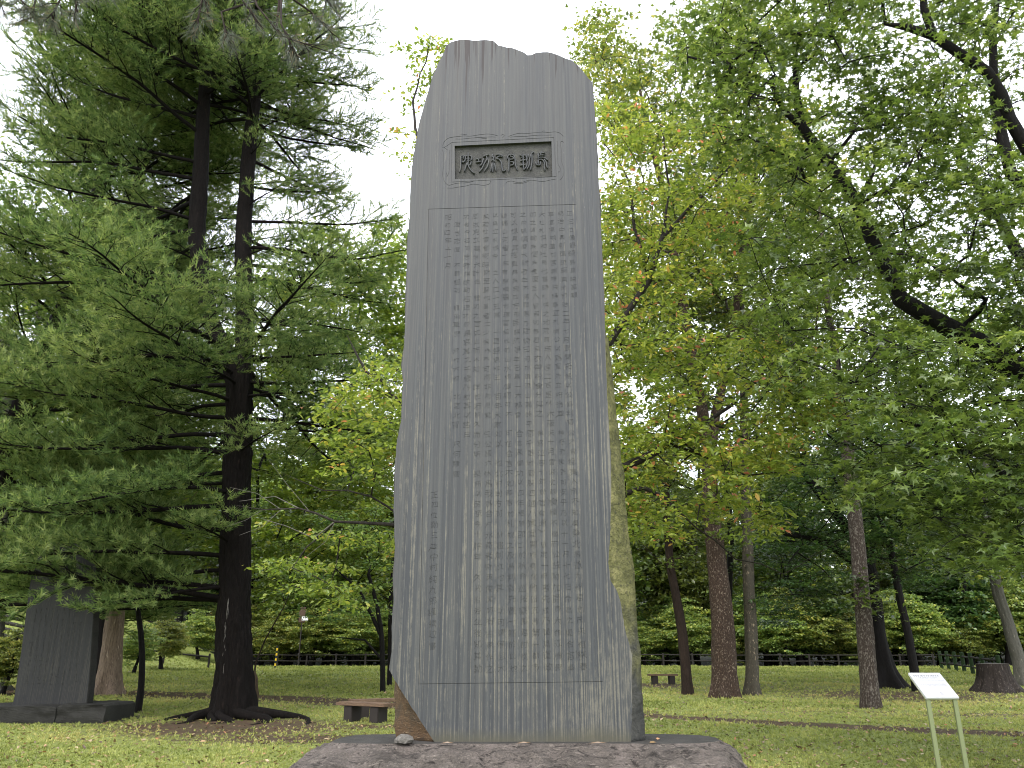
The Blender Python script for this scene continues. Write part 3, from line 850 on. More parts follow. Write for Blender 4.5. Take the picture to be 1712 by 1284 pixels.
# margins of the field
sLast = s_of(NC - .5); sFirst = s_of(-.5)
for (a, b, t0, t1) in ((0, sLast, 0, 1), (sFirst, 1, 0, 1), (sLast, sFirst, 0, rows_t0), (sLast, sFirst, rows_t1, 1)):
    if abs(b - a) > 1e-5: cv.quad([bil(quadT, a, t0), bil(quadT, b, t0), bil(quadT, b, t1), bil(quadT, a, t1)])
loc = lambda V: [(x, y, z - BT) for x, y, z in V]
cv.V = loc(cv.V)
obj('inscription', cv.mesh('inscription', [M['slate'], M['cut_slate']]), root)
# --- grooves around the field (top, left and bottom ruled lines)
def grow_quad(q, d):
    return [(q[0][0] - d, q[0][1] + d), (q[1][0] + d, q[1][1] + d), (q[2][0] + d, q[2][1] - d), (q[3][0] - d, q[3][1] - d)]
gq = grow_quad(quadT, .005)
def groove(inner, outer, depth, sides_=(0, 2, 3)):
    k = Carver()
    for i in range(4):
        j = (i + 1) % 4
        dd = depth if i in sides_ else 0.0
        b = len(k.V)
        k.V += [(inner[i][0], dd, inner[i][1]), (inner[j][0], dd, inner[j][1]), (outer[j][0], dd, outer[j][1]), (outer[i][0], dd, outer[i][1])]
        k.F += [(b, b + 1, b + 2), (b, b + 2, b + 3)]; k.mi += [1 if dd else 0] * 2
        if dd:
            for (p, q_) in ((inner[i], inner[j]), (outer[i], outer[j])):
                b = len(k.V); k.V += [(p[0], 0, p[1]), (q_[0], 0, q_[1]), (q_[0], dd, q_[1]), (p[0], dd, p[1])]
                k.F += [(b, b + 1, b + 2), (b, b + 2, b + 3)]; k.mi += [1, 1]
    k.V = loc(k.V); return k
obj('ruled_line', groove(quadT, gq, .005).mesh('ruled_line', [M['slate'], M['cut_slate']]), root)

# --- title panel
tq = [XZ(760.1, 243.8), XZ(922, 236), XZ(923.3, 295.3), XZ(760.8, 299.6)]
k = Carver(); dp = .035
b = k.add(tq, dp); k.F += [(b, b + 1, b + 2), (b, b + 2, b + 3)]; k.mi += [0, 0]
k.V = loc(k.V); obj('panel_floor', k.mesh('panel_floor', [M['panel_floor']]), root)
k = Carver()
for i in range(4):
    j = (i + 1) % 4; b = len(k.V)
    k.V += [(tq[i][0], 0, tq[i][1]), (tq[j][0], 0, tq[j][1]), (tq[j][0], dp, tq[j][1]), (tq[i][0], dp, tq[i][1])]; k.F += [(b, b + 1, b + 2), (b, b + 2, b + 3)]; k.mi += [1, 1]
# frame band round the panel with engraved ornament
def zz(x, y): return XZ(735 + x / 8.152, 215 + y / 8.152)
fq = [XZ(733, 216), XZ(947, 208), XZ(950, 312), XZ(733, 320)]
orn = []     # polylines in the enlarged crop's coordinates
def wave(x0, y0, x1, y1, amp, per, ph=0, n=40):
    L = hypot(x1 - x0, y1 - y0); nx_, ny_ = -(y1 - y0) / L, (x1 - x0) / L
    return [(x0 + (x1 - x0) * t + nx_ * amp * sin(ph + t * L / per * 2 * pi), y0 + (y1 - y0) * t + ny_ * amp * sin(ph + t * L / per * 2 * pi)) for t in [i / n for i in range(n + 1)]]
orn.append([(165, 190), (1555, 122), (1592, 655), (160, 730), (165, 190)])           # outer ruled frame
orn.append([(45, 240), (50, 200), (75, 160), (110, 135), (160, 118), (230, 112), (290, 104), (340, 98), (400, 108), (470, 98), (540, 84), (600, 78), (660, 72), (720, 80), (790, 98)])
orn.append([(215, 142), (290, 146), (350, 140), (410, 130), (480, 128), (550, 118), (610, 122), (680, 112), (760, 116)])
orn.append([(285, 78), (320, 70), (350, 92), (372, 76)])
orn.append([(560, 128), (580, 136), (640, 134)])
orn.append([(940, 108), (1000, 84), (1060, 66), (1130, 62), (1190, 70), (1260, 60), (1330, 54), (1400, 62), (1470, 56), (1540, 46), (1600, 44), (1650, 66), (1684, 110)])
orn.append([(960, 118), (1030, 112), (1100, 104), (1170, 112), (1230, 98), (1300, 96), (1380, 86), (1460, 92), (1530, 88)])
orn.append([(1395, 44), (1420, 26), (1440, 40)])
orn.append([(835, 100), (845, 84), (862, 80), (880, 90), (882, 106), (868, 118), (848, 118), (835, 100)])
orn.append([(40, 250), (70, 262), (110, 296)]); orn.append([(40, 260), (90, 250), (150, 200)])
orn.append([(42, 290), (60, 360), (48, 430), (64, 500), (46, 570), (40, 640), (52, 710), (90, 760), (120, 775)])
orn.append([(140, 300), (128, 370), (142, 440), (126, 510), (138, 580), (110, 640), (92, 680), (84, 640), (100, 600)])
orn.append([(105, 810), (180, 818), (250, 796), (330, 790), (390, 778), (450, 752), (510, 762), (580, 778), (650, 770), (700, 748), (690, 716)])
orn.append([(130, 776), (200, 752), (270, 740), (340, 744), (400, 734), (460, 720)])
orn.append([(900, 748), (930, 716), (990, 712), (1050, 738), (1110, 742), (1170, 716), (1230, 700), (1300, 706), (1370, 726), (1440, 722), (1510, 700), (1580, 690)])
orn.append([(1000, 742), (1080, 758), (1150, 744), (1210, 722)])
orn.append([(1690, 190), (1660, 160), (1640, 200), (1655, 260), (1668, 330), (1652, 400), (1664, 470), (1690, 530), (1700, 600), (1684, 660), (1640, 700)])
orn.append([(1600, 170), (1612, 250), (1600, 330), (1616, 410), (1604, 480), (1632, 520), (1656, 560), (1640, 600), (1612, 590)])
def ribbon(pl, w_, closed=False):
    """thin closed outline round a polyline (in metres)"""
    L, R_ = [], []
    for i_, p in enumerate(pl):
        a = pl[max(0, i_ - 1)]; c_ = pl[min(len(pl) - 1, i_ + 1)]
        dx, dy = c_[0] - a[0], c_[1] - a[1]; l_ = hypot(dx, dy) or 1; nx_, ny_ = -dy / l_ * w_, dx / l_ * w_
        L.append((p[0] + nx_, p[1] + ny_)); R_.append((p[0] - nx_, p[1] - ny_))
    return L + R_[::-1]
pts = []; ed = []
for li, pl in enumerate(orn):
    if li == 0:
        # nested rings
        for d_ in (0.0035, -.0035):
            cs = [zz(*pl[i_]) for i_ in range(4)]; mx_ = sum(c_[0] for c_ in cs) / 4; mz_ = sum(c_[1] for c_ in cs) / 4
            rg = [(c_[0] + (d_ if c_[0] > mx_ else -d_), c_[1] + (d_ if c_[1] > mz_ else -d_)) for c_ in cs]
            b = len(pts); pts += rg; ed += [(b + q_, b + (q_ + 1) % 4) for q_ in range(4)]
        continue
    m_ = [zz(*p) for p in pl]
    if li == 8: m_ = m_[:-1]
    # smooth
    sm = []
    for a_, b_ in zip(m_[:-1], m_[1:]): sm += [a_, lerp2(a_, b_, .5)]
    sm.append(m_[-1])
    for _ in range(2): sm = [sm[0]] + [((sm[q_ - 1][0] + 2 * sm[q_][0] + sm[q_ + 1][0]) / 4, (sm[q_ - 1][1] + 2 * sm[q_][1] + sm[q_ + 1][1]) / 4) for q_ in range(1, len(sm) - 1)] + [sm[-1]]
    rb = ribbon(sm, .0034); b = len(pts); pts += rb; ed += [(b + q_, b + (q_ + 1) % len(rb)) for q_ in range(len(rb))]
# the panel opening itself is a hole: carve the band only
k2 = Carver()
b = len(pts); hole = tq; pts2 = pts + [tuple(p) for p in hole]; ed2 = ed + [(b + q_, b + (q_ + 1) % 4) for q_ in range(4)]
def carve_hole(kc, outer, pts_, ed_, nhole, depth):
    before = len(kc.F)
    hx = [p[0] for p in hole]; hz = [p[1] for p in hole]
    kc.carve(outer, pts_, ed_, depth)
    F_, mi_ = [], []
    def inside(x, z):
        c_ = False
        for i_ in range(4):
            x1, y1 = hole[i_]; x2, y2 = hole[i_ - 1]
            if (y1 > z) != (y2 > z) and x < (x2 - x1) * (z - y1) / (y2 - y1) + x1: c_ = not c_
        return c_
    for f, m_ in zip(kc.F, kc.mi):
        cx_ = sum(kc.V[q_][0] for q_ in f) / 3; cz_ = sum(kc.V[q_][2] for q_ in f) / 3
        if inside(cx_, cz_): continue
        F_.append(f); mi_.append(m_)
    kc.F, kc.mi = F_, mi_
carve_hole(k2, fq, pts2, ed2, 4, .0028)
b = len(k2.V)
for f, m_ in zip(k.F, k.mi): k2.F.append(tuple(q_ + b for q_ in f)); k2.mi.append(m_)
k2.V += k.V; k2.V = loc(k2.V)
obj('ornamental_frame', k2.mesh('ornamental_frame', [M['slate'], M['cut_slate']]), root)
# seal-script title characters in round relief (traced strokes, enlarged-crop coordinates)
TITLE = {
 '碑': [[(268, 580), (285, 520), (288, 400), (290, 360)], [(290, 360), (330, 350), (352, 372), (346, 425), (318, 448), (300, 430)], [(320, 350), (322, 400)], [(388, 310), (388, 480)], [(350, 365), (388, 352), (430, 358), (440, 400), (424, 422), (370, 420)],
        [(362, 395), (420, 392)], [(332, 570), (352, 520), (372, 450)], [(372, 440), (400, 520), (440, 570), (480, 598)], [(430, 430), (420, 480), (392, 492), (378, 470)]],
 '功': [[(488, 405), (570, 388)], [(530, 398), (532, 440)], [(488, 446), (575, 432)], [(590, 368), (625, 352), (672, 335)], [(632, 352), (650, 395), (610, 460), (572, 540), (535, 578)], [(652, 392), (668, 430), (655, 500), (604, 572)], [(600, 385), (575, 470), (545, 500)]],
 '紀': [[(728, 330), (712, 372), (742, 382), (706, 430)], [(745, 358), (726, 410), (756, 440)], [(728, 430), (724, 580)], [(714, 450), (695, 570)], [(745, 450), (768, 565)], [(764, 345), (800, 336), (860, 355), (838, 372)], [(838, 360), (790, 370), (775, 400), (812, 402), (845, 450), (850, 520), (862, 575), (905, 545)]],
 '官': [[(920, 405), (928, 360), (960, 338), (1010, 345), (1030, 390), (1030, 470), (1058, 552)], [(945, 375), (945, 480), (940, 572)], [(960, 365), (1005, 372), (1006, 402), (958, 408)], [(960, 440), (1006, 438), (1008, 480), (960, 490)], [(968, 344), (966, 362)]],
 '判': [[(1090, 345), (1130, 360), (1180, 340)], [(1105, 380), (1160, 375)], [(1100, 425), (1180, 410)], [(1138, 330), (1140, 460), (1145, 548)], [(1170, 345), (1195, 390), (1180, 440)], [(1090, 488), (1172, 478)], [(1195, 430), (1190, 500), (1150, 548)], [(1288, 298), (1245, 330), (1222, 420), (1225, 480), (1188, 545)], [(1258, 330), (1262, 430), (1250, 500), (1236, 555)], [(1205, 330), (1212, 380)]],
 '島': [[(1392, 290), (1380, 325), (1375, 350)], [(1350, 322), (1440, 315)], [(1345, 352), (1432, 345)], [(1350, 380), (1420, 378), (1462, 400), (1478, 420)], [(1310, 435), (1318, 482), (1372, 488), (1378, 430)], [(1345, 410), (1345, 480)], [(1345, 410), (1400, 405), (1432, 450), (1425, 500), (1438, 560)], [(1420, 398), (1455, 440), (1458, 490), (1475, 528)], [(1345, 322), (1345, 400)]]}
for ch, strokes in TITLE.items():
    paths = []
    for st in strokes:
        pl = [zz(*p) for p in st]; sm = []
        for a_, b_ in zip(pl[:-1], pl[1:]): sm += [lerp2(a_, b_, t) for t in (0, .25, .5, .75)]
        sm.append(pl[-1])
        for _ in range(2): sm = [sm[0]] + [((sm[q_ - 1][0] + 2 * sm[q_][0] + sm[q_ + 1][0]) / 4, (sm[q_ - 1][1] + 2 * sm[q_][1] + sm[q_ + 1][1]) / 4) for q_ in range(1, len(sm) - 1)] + [sm[-1]]
        rr_ = [.0085] * len(sm); rr_[0] = .004; rr_[-1] = .004
        paths.append(([(x, dp - .013, z - BT) for x, z in sm], rr_))
    V_, F_ = tubes(paths, sides=8)
    V_[:, 1] = dp - .011 + (V_[:, 1] - dp + .013) * 1.6
    obj('title_character', mesh_np('title_character', V_, None, F_, [M['slate']], smooth=True), root)

# --- outline of the slab, traced at its real distance
front = [(762, 68), (778, 66), (795, 68), (812, 67), (825, 69), (833, 76), (848, 79), (862, 82), (874, 87), (882, 92), (888, 92), (896, 88), (908, 87), (922, 88), (934, 93), (945, 98), (956, 101), (966, 109), (975, 120), (983, 130), (990, 137),
         (992, 160), (994, 180), (996, 210), (998, 260), (1001, 310), (1004, 370), (1007, 430), (1010, 500), (1012, 560), (1013, 610), (1015, 660), (1018, 710), (1021, 760), (1022, 810), (1021, 860), (1020, 900), (1017, 940), (1021, 971), (1030, 985), (1038, 1006), (1041, 1030), (1045, 1052), (1052, 1078),
         (1057, 1096), (1056, 1130), (1057, 1172), (1056, 1210), (1055, 1241), (1000, 1241.5), (920, 1241.5), (830, 1241.5), (727, 1241.5), (708, 1213), (690, 1185), (668, 1150), (650, 1120), (651, 1112), (655, 1090), (655, 1040), (658, 1000), (658, 960), (661, 920), (660, 885), (658, 850), (660, 810), (661, 770), (664, 735), (671, 700), (672, 670), (674, 640), (672, 610), (676, 580), (677, 540), (679, 500), (680, 450),
         (682, 400), (685, 350), (687, 300), (692, 260), (698, 222), (704, 195), (711, 170), (718, 148), (724, 126), (733, 106), (741, 92), (747, 76), (754, 71)]
# densify with small chips
fr = []
for a_, b_ in zip(front, front[1:] + front[:1]):
    L_ = hypot(b_[0] - a_[0], b_[1] - a_[1]); m_ = max(1, int(L_ / 7))
    for q_ in range(m_):
        t = q_ / m_; u, v = a_[0] + (b_[0] - a_[0]) * t, a_[1] + (b_[1] - a_[1]) * t
        if v < 1235:
            k_ = 1.0 if v > 150 else 1.5
            u += k_ * noise.noise(Vector((u * .09, v * .09, 2))) ; v += k_ * noise.noise(Vector((u * .1, v * .1, 7)))
        fr.append(XZ(u, v))
hole1 = gq; hole2 = fq
tris = geometry.tessellate_polygon([[Vector((p[0], p[1], 0)) for p in fr], [Vector((p[0], p[1], 0)) for p in hole1], [Vector((p[0], p[1], 0)) for p in hole2]])
allp = fr + list(hole1) + list(hole2)
obj('front_face', mesh_np('front_face', [(p[0], 0, p[1] - BT) for p in allp], tris, None, [M['slate']]), root)
# sides: rings from the front edge back (polished front, broken sides)
n = len(fr); TH = .50
upx = [px_of(p[0], D, p[1]) for p in fr]
rings = []
depths = [0, .012, .05, .12, .22, .34, TH]
ctr = Vector((np.mean([p[0] for p in fr]), np.mean([p[1] for p in fr])))
for di, d_ in enumerate(depths):
    rg = []
    for i_, p in enumerate(fr):
        a_ = Vector(fr[i_ - 1]); c_ = Vector(fr[(i_ + 1) % n]); tg = (c_ - a_).normalized(); nm = Vector((-tg.y, tg.x))
        if nm.dot(Vector(p) - ctr) < 0: nm = -nm
        u, v = upx[i_]; out_ = 0
        if di: 
            out_ = .006 * min(1, di) + .02 * noise.noise(Vector((p[0] * 3, p[1] * 3, d_ * 6))) * min(1, di / 2)
            if p[1] < 1.6 + BT and v > 1000: out_ *= .4
        x_, z_ = p[0] + nm.x * out_, p[1] + nm.y * out_
        right = u > 1000
        if right and 560 < v < 1245:
            # broken mossy shoulder standing out behind the face
            vv = [560, 640, 720, 800, 850, 880, 955, 1031, 1097, 1172, 1241]; oo = [1013, 1022, 1030, 1040, 1043, 1045, 1057, 1060, 1067, 1070.5, 1075]
            tgt = XZ(np.interp(v, vv, oo), v)[0]; f_ = min(1, d_ / .12) ** .7
            x_ = max(x_, p[0] + (tgt + .04 - p[0]) * f_ + .012 * noise.noise(Vector((1, p[1] * 7, d_ * 9))) * (di > 0))
        if u < 735 and v > 1118:
            # slanting broken corner at lower left
            vv = [1118, 1165, 1218, 1228, 1241]; oo = [649, 651.5, 651, 668, 680]
            f_ = min(1, d_ / .22)
            tgt = XZ(649.5 + 2 * noise.noise(Vector((0, v * .08, 0))), v)[0] + .02
            x_ = p[0] + (tgt - p[0]) * f_ + .02 * noise.noise(Vector((p[0] * 8, p[1] * 8, d_ * 8))) * (di > 0)
        if v > 1240: z_ = BT - .01
        rg.append((x_, d_, z_ - BT))
    rings.append(rg)
V = [p for r_ in rings for p in r_]
i = np.arange(len(depths) - 1)[:, None] * n; j = np.arange(n)[None]; j2 = (j + 1) % n
Fq = np.stack([i + j, i + n + j, i + n + j2, i + j2], -1).reshape(-1, 4)
cat_ = []
for r_ in range(len(depths) - 1):
    for i_ in range(n):
        u, v = upx[i_]
        if u > 1000 and 400 < v < 1241: cat_.append(1)
        elif u < 735 and v > 1118: cat_.append(2)
        else: cat_.append(0)
cat_ = np.array(cat_)
obj('broken_side', mesh_np('broken_side', V, None, Fq[cat_ == 0], [M['side_stone']], smooth=False), root)
o = obj('broken_side', mesh_np('mossy_shoulder', V, None, Fq[cat_ == 1], [M['shoulder']], smooth=True), root); o['label'] = 'mossy yellow-green broken shoulder'
o = obj('broken_side', mesh_np('broken_corner', V, None, Fq[cat_ == 2], [M['broken_stone']], smooth=True), root); o['label'] = 'rusty brown slanting broken corner'
bt = geometry.tessellate_polygon([[Vector((rings[-1][q_][0], rings[-1][q_][2], 0)) for q_ in range(n)]])
obj('back_face', mesh_np('back_face', rings[-1], bt, None, [M['side_stone']]), root)

# pale stone under the broken corner, twigs and leaves lying on the base
def lump(name, c, r, mat, seed, label, cat, group=None):
    bm = bmesh.new(); bmesh.ops.create_icosphere(bm, subdivisions=2, radius=1)
    for v in bm.verts:
        k_ = 1 + .35 * noise.noise(v.co * 1.3 + Vector((seed, 0, 0)))
        v.co = Vector((v.co.x * r[0] * k_, v.co.y * r[1] * k_, max(-.5 * r[2], v.co.z * r[2] * k_)))
    me = bpy.data.meshes.new(name); bm.to_mesh(me); bm.free(); me.materials.append(mat)
    o = obj(name, me, loc=c); tag(o, label, cat, group); return o
p = P(676, 1236, 6.9); lump('loose_stone', (p.x, 6.86, BT + .03), (.075, .06, .05), M['pale_rock'], 2, 'small pale stone wedged beneath the brown broken corner of the slab', 'stone')
def twig_leaf(u, v, L, W, rot, mi_, lab, grp):
    b_ = (CY - v) / F; s_ = (sp_ + b_ * cp) / (cp - b_ * sp_); Y = (BT - EYE) / s_; pp_ = P(u, v, Y)
    tv = [(-L / 2, 0, .002), (-L * .2, W / 2, .012), (L * .25, W * .4, .01), (L / 2, 0, .004), (L * .2, -W / 2, .006), (-L * .25, -W * .4, .004), (0, 0, .016)]
    tf = [(6, i_, (i_ + 1) % 6) for i_ in range(6)]
    me_ = mesh_np('fallen_leaf', tv, tf, None, [M['litter']], tint=[mi_] * 6)
    o_ = obj('fallen_leaf', me_, loc=(pp_.x, pp_.y, BT + .003)); o_.rotation_euler = (0, 0, rot)
    tag(o_, lab, 'fallen leaf', grp)
for (u, v, L, W, rot, ti, lab) in [(748, 1244, .11, .012, .05, .32, 'long dry straw-coloured leaf at the foot of the slab just right of the brown corner'),
    (876, 1244, .13, .014, .08, .36, 'long dry leaf strip at the foot of the slab below the middle of the text'),
    (1000, 1244, .16, .012, .02, .34, 'longest dry leaf strip along the foot of the slab near its right corner'),
    (1092, 1243, .07, .04, .4, .5, 'pale curled leaf on the dark rock top right of the slab'),
    (1100, 1237, .05, .03, 1.2, .97, 'tiny reddish leaf on the dark rock top right of the slab')]:
    twig_leaf(u, v, L, W, rot, ti, lab, None)
#@@PART3
# ------------------------------------------------------------------ the big pine at the left
def pine():
    rng = np.random.default_rng(11)
    B = G(388, 1200); Y = B.y
    def q(u, v, dy=0): return P(u, v, Y + dy)
    line = [(Vector((B.x, B.y, B.z)), 0.45), (q(390, 1130), .41), (q(392, 1000), .37), (q(396, 800), .345), (q(400, 660), .33), (q(398, 610), .35)]
    base = B.copy()
    root = thing('pine_tree', 'big dark pine with forked trunk and soft green needles, left of the monument', 'pine tree', tuple(base))
    V, F4, qq = hero_trunk(line, 90, .30, 6, 3, .09, buttress=1.6, step=.07, plates=.7)
    lineL = [(q(398, 640), .28), (q(380, 590), .26), (q(352, 540), .25), (q(338, 470), .24), (q(328, 390), .235), (q(335, 300), .22), (q(338, 215), .20), (q(345, 120), .17), (q(355, 0), .14), (q(362, -150), .10), (q(366, -300), .05)]
    lineR = [(q(398, 640), .27), (q(408, 580, .3), .25), (q(410, 500, .4), .25), (q(406, 430, .4), .23), (q(408, 370, .5), .22), (q(414, 280, .5), .21), (q(424, 180, .5), .19), (q(436, 60, .6), .15), (q(446, -80, .6), .11), (q(455, -260, .6), .05)]
    V2, F2, qL = hero_trunk(lineL, 36, 0, 3, 5, .08, step=.12, plates=.7); V3, F3_, qR = hero_trunk(lineR, 36, 0, 3, 6, .08, step=.12, plates=.7)
    tv, tf = join_np([(V, F4), (V2, F2), (V3, F3_)])
    obj('trunk', mesh_np('trunk', tv - np.array(base), None, tf, [M['pine_bark']], smooth=True), root)
    # surface roots
    rp = []
    for a, L in [(-2.9, 1.6), (-2.3, 1.5), (-1.6, 1.3), (-.9, 1.8), (-.35, 2.6), (-.1, 2.2), (.5, 1.2), (1.4, 1), (2.4, 1.2), (3.0, 1.3), (-2.0, .9), (-.6, 1.2)]:
        p_ = []; r_ = []
        for t in np.linspace(0, 1, 9):
            x = base.x + cos(a + .35 * sin(t * 5 + a)) * (.3 + L * t); y = base.y + sin(a + .35 * sin(t * 5 + a)) * (.3 + L * t)
            p_.append((x, y, gz(x, y) + (.17 * (1 - t) ** 2.2 - .025 * t))); r_.append(.12 * (1 - t) ** .8 + .010)
        rp.append((p_, r_))
    rv, rf = tubes(rp, 8); obj('roots', mesh_np('roots', rv - np.array(base), None, rf, [M['pine_bark']], smooth=True), root)
    # streak of resin on the trunk
    rs = []
    for k in range(34):
        v0 = rng.uniform(1000, 1130); u0 = 391 - (v0 - 1000) * .07 + rng.normal(0, 1.2); 
        p0 = P(u0, v0, Y); p1 = P(u0 - 1, v0 + rng.uniform(6, 20), Y)
        rs.append(([(p0.x, Y - .39, p0.z), (p0.x + .005, Y - .395, (p0.z + p1.z) / 2), (p1.x, Y - .40, p1.z)], [.002, .006, .002]))
    xv, xf = tubes(rs, 5); obj('resin', mesh_np('resin', xv - np.array(base), None, xf, [M['pale_rock']], smooth=True), root, kind='stuff')
    # whorls of long limbs
    paths = []; tuft_p = []; tuft_d = []
    def branch(p, d, L, r, lv, flatn):
        n = max((6, 3, 2)[lv], int(L / (.35 if lv == 0 else .3))); pts = [p.copy()]; dd = d.copy(); q_ = p.copy()
        sag = rng.uniform(.0, .04) if lv == 0 else 0
        for k in range(n):
            t = k / n
            dd = dd + rng.normal(size=3) * (.05 if lv == 0 else .16); dd[2] += (-.035 + .075 * t if lv == 0 else .02)
            dd /= np.linalg.norm(dd); q_ = q_ + dd * (L / n); pts.append(q_.copy())
        rr = r * (1 - np.linspace(0, .86, n + 1)) ** .9
        paths.append((np.array(pts), rr))
        if lv < 2:
            st = .22 if lv == 0 else .12
            side = 1; k = max(1, int(n * st)); cnt = 0
            step = .23 if lv == 0 else .14
            s = L * st
            while s < L * .98:
                t = s / L; i_ = min(n - 1, int(t * n)); fr_ = t * n - i_
                o = pts[i_] * (1 - fr_) + pts[i_ + 1] * fr_; dd = pts[i_ + 1] - pts[i_]; dd /= np.linalg.norm(dd)
                sd_ = np.cross(dd, [0, 0, 1]); sd_ /= np.linalg.norm(sd_) + 1e-9
                a = radians(rng.uniform(38, 62)); nd = dd * cos(a) + sd_ * side * sin(a); nd[2] += rng.uniform(-.05, .32) if lv == 0 else rng.uniform(-.15, .75)
                nd /= np.linalg.norm(nd)
                LL = (L * .38 * (1 - t * .68) + .25) * rng.uniform(.7, 1.15) if lv == 0 else min(.75, L * .45 * (1 - t * .6) + .12) * rng.uniform(.7, 1.1)
                branch(o, nd, LL, max(.004, r * .42 * (1 - t * .7)), lv + 1, flatn)
                side = -side; s += step * rng.uniform(.7, 1.3)
        # needles on the outer part
        L0 = {0: .72, 1: .35, 2: .1}[lv]
        m = max(1, int(L * (1 - L0) / .066))
        for k in range(m):
            t = L0 + (1 - L0) * (k + 1) / m; i_ = min(n - 1, int(t * n - 1e-6)); fr_ = t * n - i_
            tuft_p.append(pts[i_] * (1 - fr_) + pts[i_ + 1] * fr_); tuft_d.append(pts[i_ + 1] - pts[i_])
    def limb_at(qline, z):
        zs = np.array([a[0][2] for a in qline]); i_ = int(np.argmin(abs(zs - z))); return np.array(qline[i_][0]), qline[i_][1]
    # lower limbs on the single trunk, mostly to the left and towards the camera
    low = [(2.7, 192, 7.6), (2.6, 176, 7.0), (7.3, 352, 4.6), (8.3, 2, 4.8), (4.3, 285, 2.3), (2.9, 185, 6.6), (3.4, 168, 5.4), (3.7, 200, 6.0), (4.4, 175, 6.5), (5.0, 190, 6.8), (5.3, 230, 5.0), (4.0, 262, 2.4), (5.9, 160, 6.0), (6.3, 205, 6.2), (6.8, 182, 6.6),
           (7.3, 215, 5.6), (7.2, 10, 3.8), (7.7, 160, 5.6), (8.2, 190, 6.5), (6.3, 300, 2.6), (7.9, 335, 3.2), (7.7, 245, 4.6), (8.2, 30, 4.4), (6.9, 130, 4.5), (8.2, 280, 3.4), (3.0, 215, 3.4), (5.6, 150, 5)]
    for (z, az_, L) in low:
        o, r = limb_at(qq, z); a = radians(az_ + rng.uniform(-6, 6))
        branch(o, np.array([cos(a), sin(a), rng.uniform(-.02, .14)]), L, .024 + L * .0065, 0, 0)
    z = 8.8
    while z < 27:
        for qline, kx in ((qL, 0), (qR, 1)):
            nb = rng.integers(4, 6) if z > 17 else 5
            a0 = rng.uniform(0, 2 * pi)
            for k in range(nb):
                a = a0 + k * 2 * pi / nb + rng.uniform(-.4, .4)
                c = cos(a)
                L = (7.4 - (z - 9) * .18) * rng.uniform(.7, 1.08)
                if c > .2: L *= .72
                # an opening in the crown round the fork
                if 9.0 < z < 16.5 and c > -.3 and kx == 0: continue
                if 9.0 < z < 16.5 and c < .3 and kx == 1: continue
                if 8.9 < z < 17 and sin(a) < -.1 and c > -.55: L *= .34
                if L < 1: continue
                o, r = limb_at(qline, z + rng.uniform(-.4, .4))
                up0 = rng.uniform(.02, .30) + .012 * (z - 9)
                branch(o, np.array([cos(a), sin(a), up0]) / math.sqrt(1 + up0 * up0), L, .024 + L * .007, 0, 0)
        z += .85
    pv, pf = tubes(paths, sides=lambda r: 7 if r > .04 else 3)
    obj('branches', mesh_np('branches', pv - np.array(base), None, pf, [M['pine_bark']], smooth=True), root)
    tp = np.array(tuft_p); td = np.array(tuft_d); td /= np.linalg.norm(td, axis=1)[:, None] + 1e-9
    sc['pine_tufts'] = len(tp); print('pine tufts', len(tp), 'paths', len(paths))
    # needle tuft: thin blades round the shoot pointing outwards
    tvs = []; tfs = []
    K = 5
    for k in range(K):
        a = k * 2.399; el_ = .75 if k else .1; c, s = cos(a), sin(a); b = len(tvs); wd = .10
        dx, dy, dz_ = s * 0, 0, 0
        tip = np.array([cos(el_), c * sin(el_), s * sin(el_)]) * (1 + .1 * (k % 3)); pr = np.array([0, -s, c]) * wd
        tvs += [pr, -pr, tip]; tfs.append((b, b + 1, b + 2))
    d2 = td.copy(); d2[:, 2] += .25
    z_ = rng.normal(size=tp.shape)
    xx = d2 / np.linalg.norm(d2, axis=1)[:, None]; yy = np.cross(z_, xx); yy /= np.linalg.norm(yy, axis=1)[:, None]; zz_ = np.cross(xx, yy)
    Bm = np.stack([xx, yy, zz_], 2)
    cl = np.array([noise.noise(Vector((a * .7, b * .7, c * .7))) for a, b, c in tp])
    V_, F_, T_ = scatter(np.array(tvs), np.array(tfs), tp, Bm, rng.uniform(.10, .155, len(tp)), np.clip(.45 + .25 * cl + rng.normal(0, .16, len(tp)), .01, 1))
    obj('needles', mesh_np('needles', V_ - np.array(base), F_, None, [M['needle']], tint=T_), root, kind='stuff')
    return root
def copy_thing(src, name, label, loc, rz, s):
    r = thing(name, label, src['category'], loc, rz); r.scale = (s, s, s)
    for ch in list(src.children):
        if ch.name.startswith('resin'): continue
        c = ch.copy(); C.objects.link(c); c.parent = r
    return r
PINE = pine()
_g = G(92, 1136)
copy_thing(PINE, 'pine_tree', 'second dark pine standing farther back at the left, its trunk behind the second monument', (_g.x, _g.y, _g.z), 2.3, .88)
copy_thing(PINE, 'pine_tree', 'third pine standing outside the left edge, its boughs filling the upper left corner', (-16.6, 23.5, gz(-16.6, 23.5)), 4.0, 1.05)

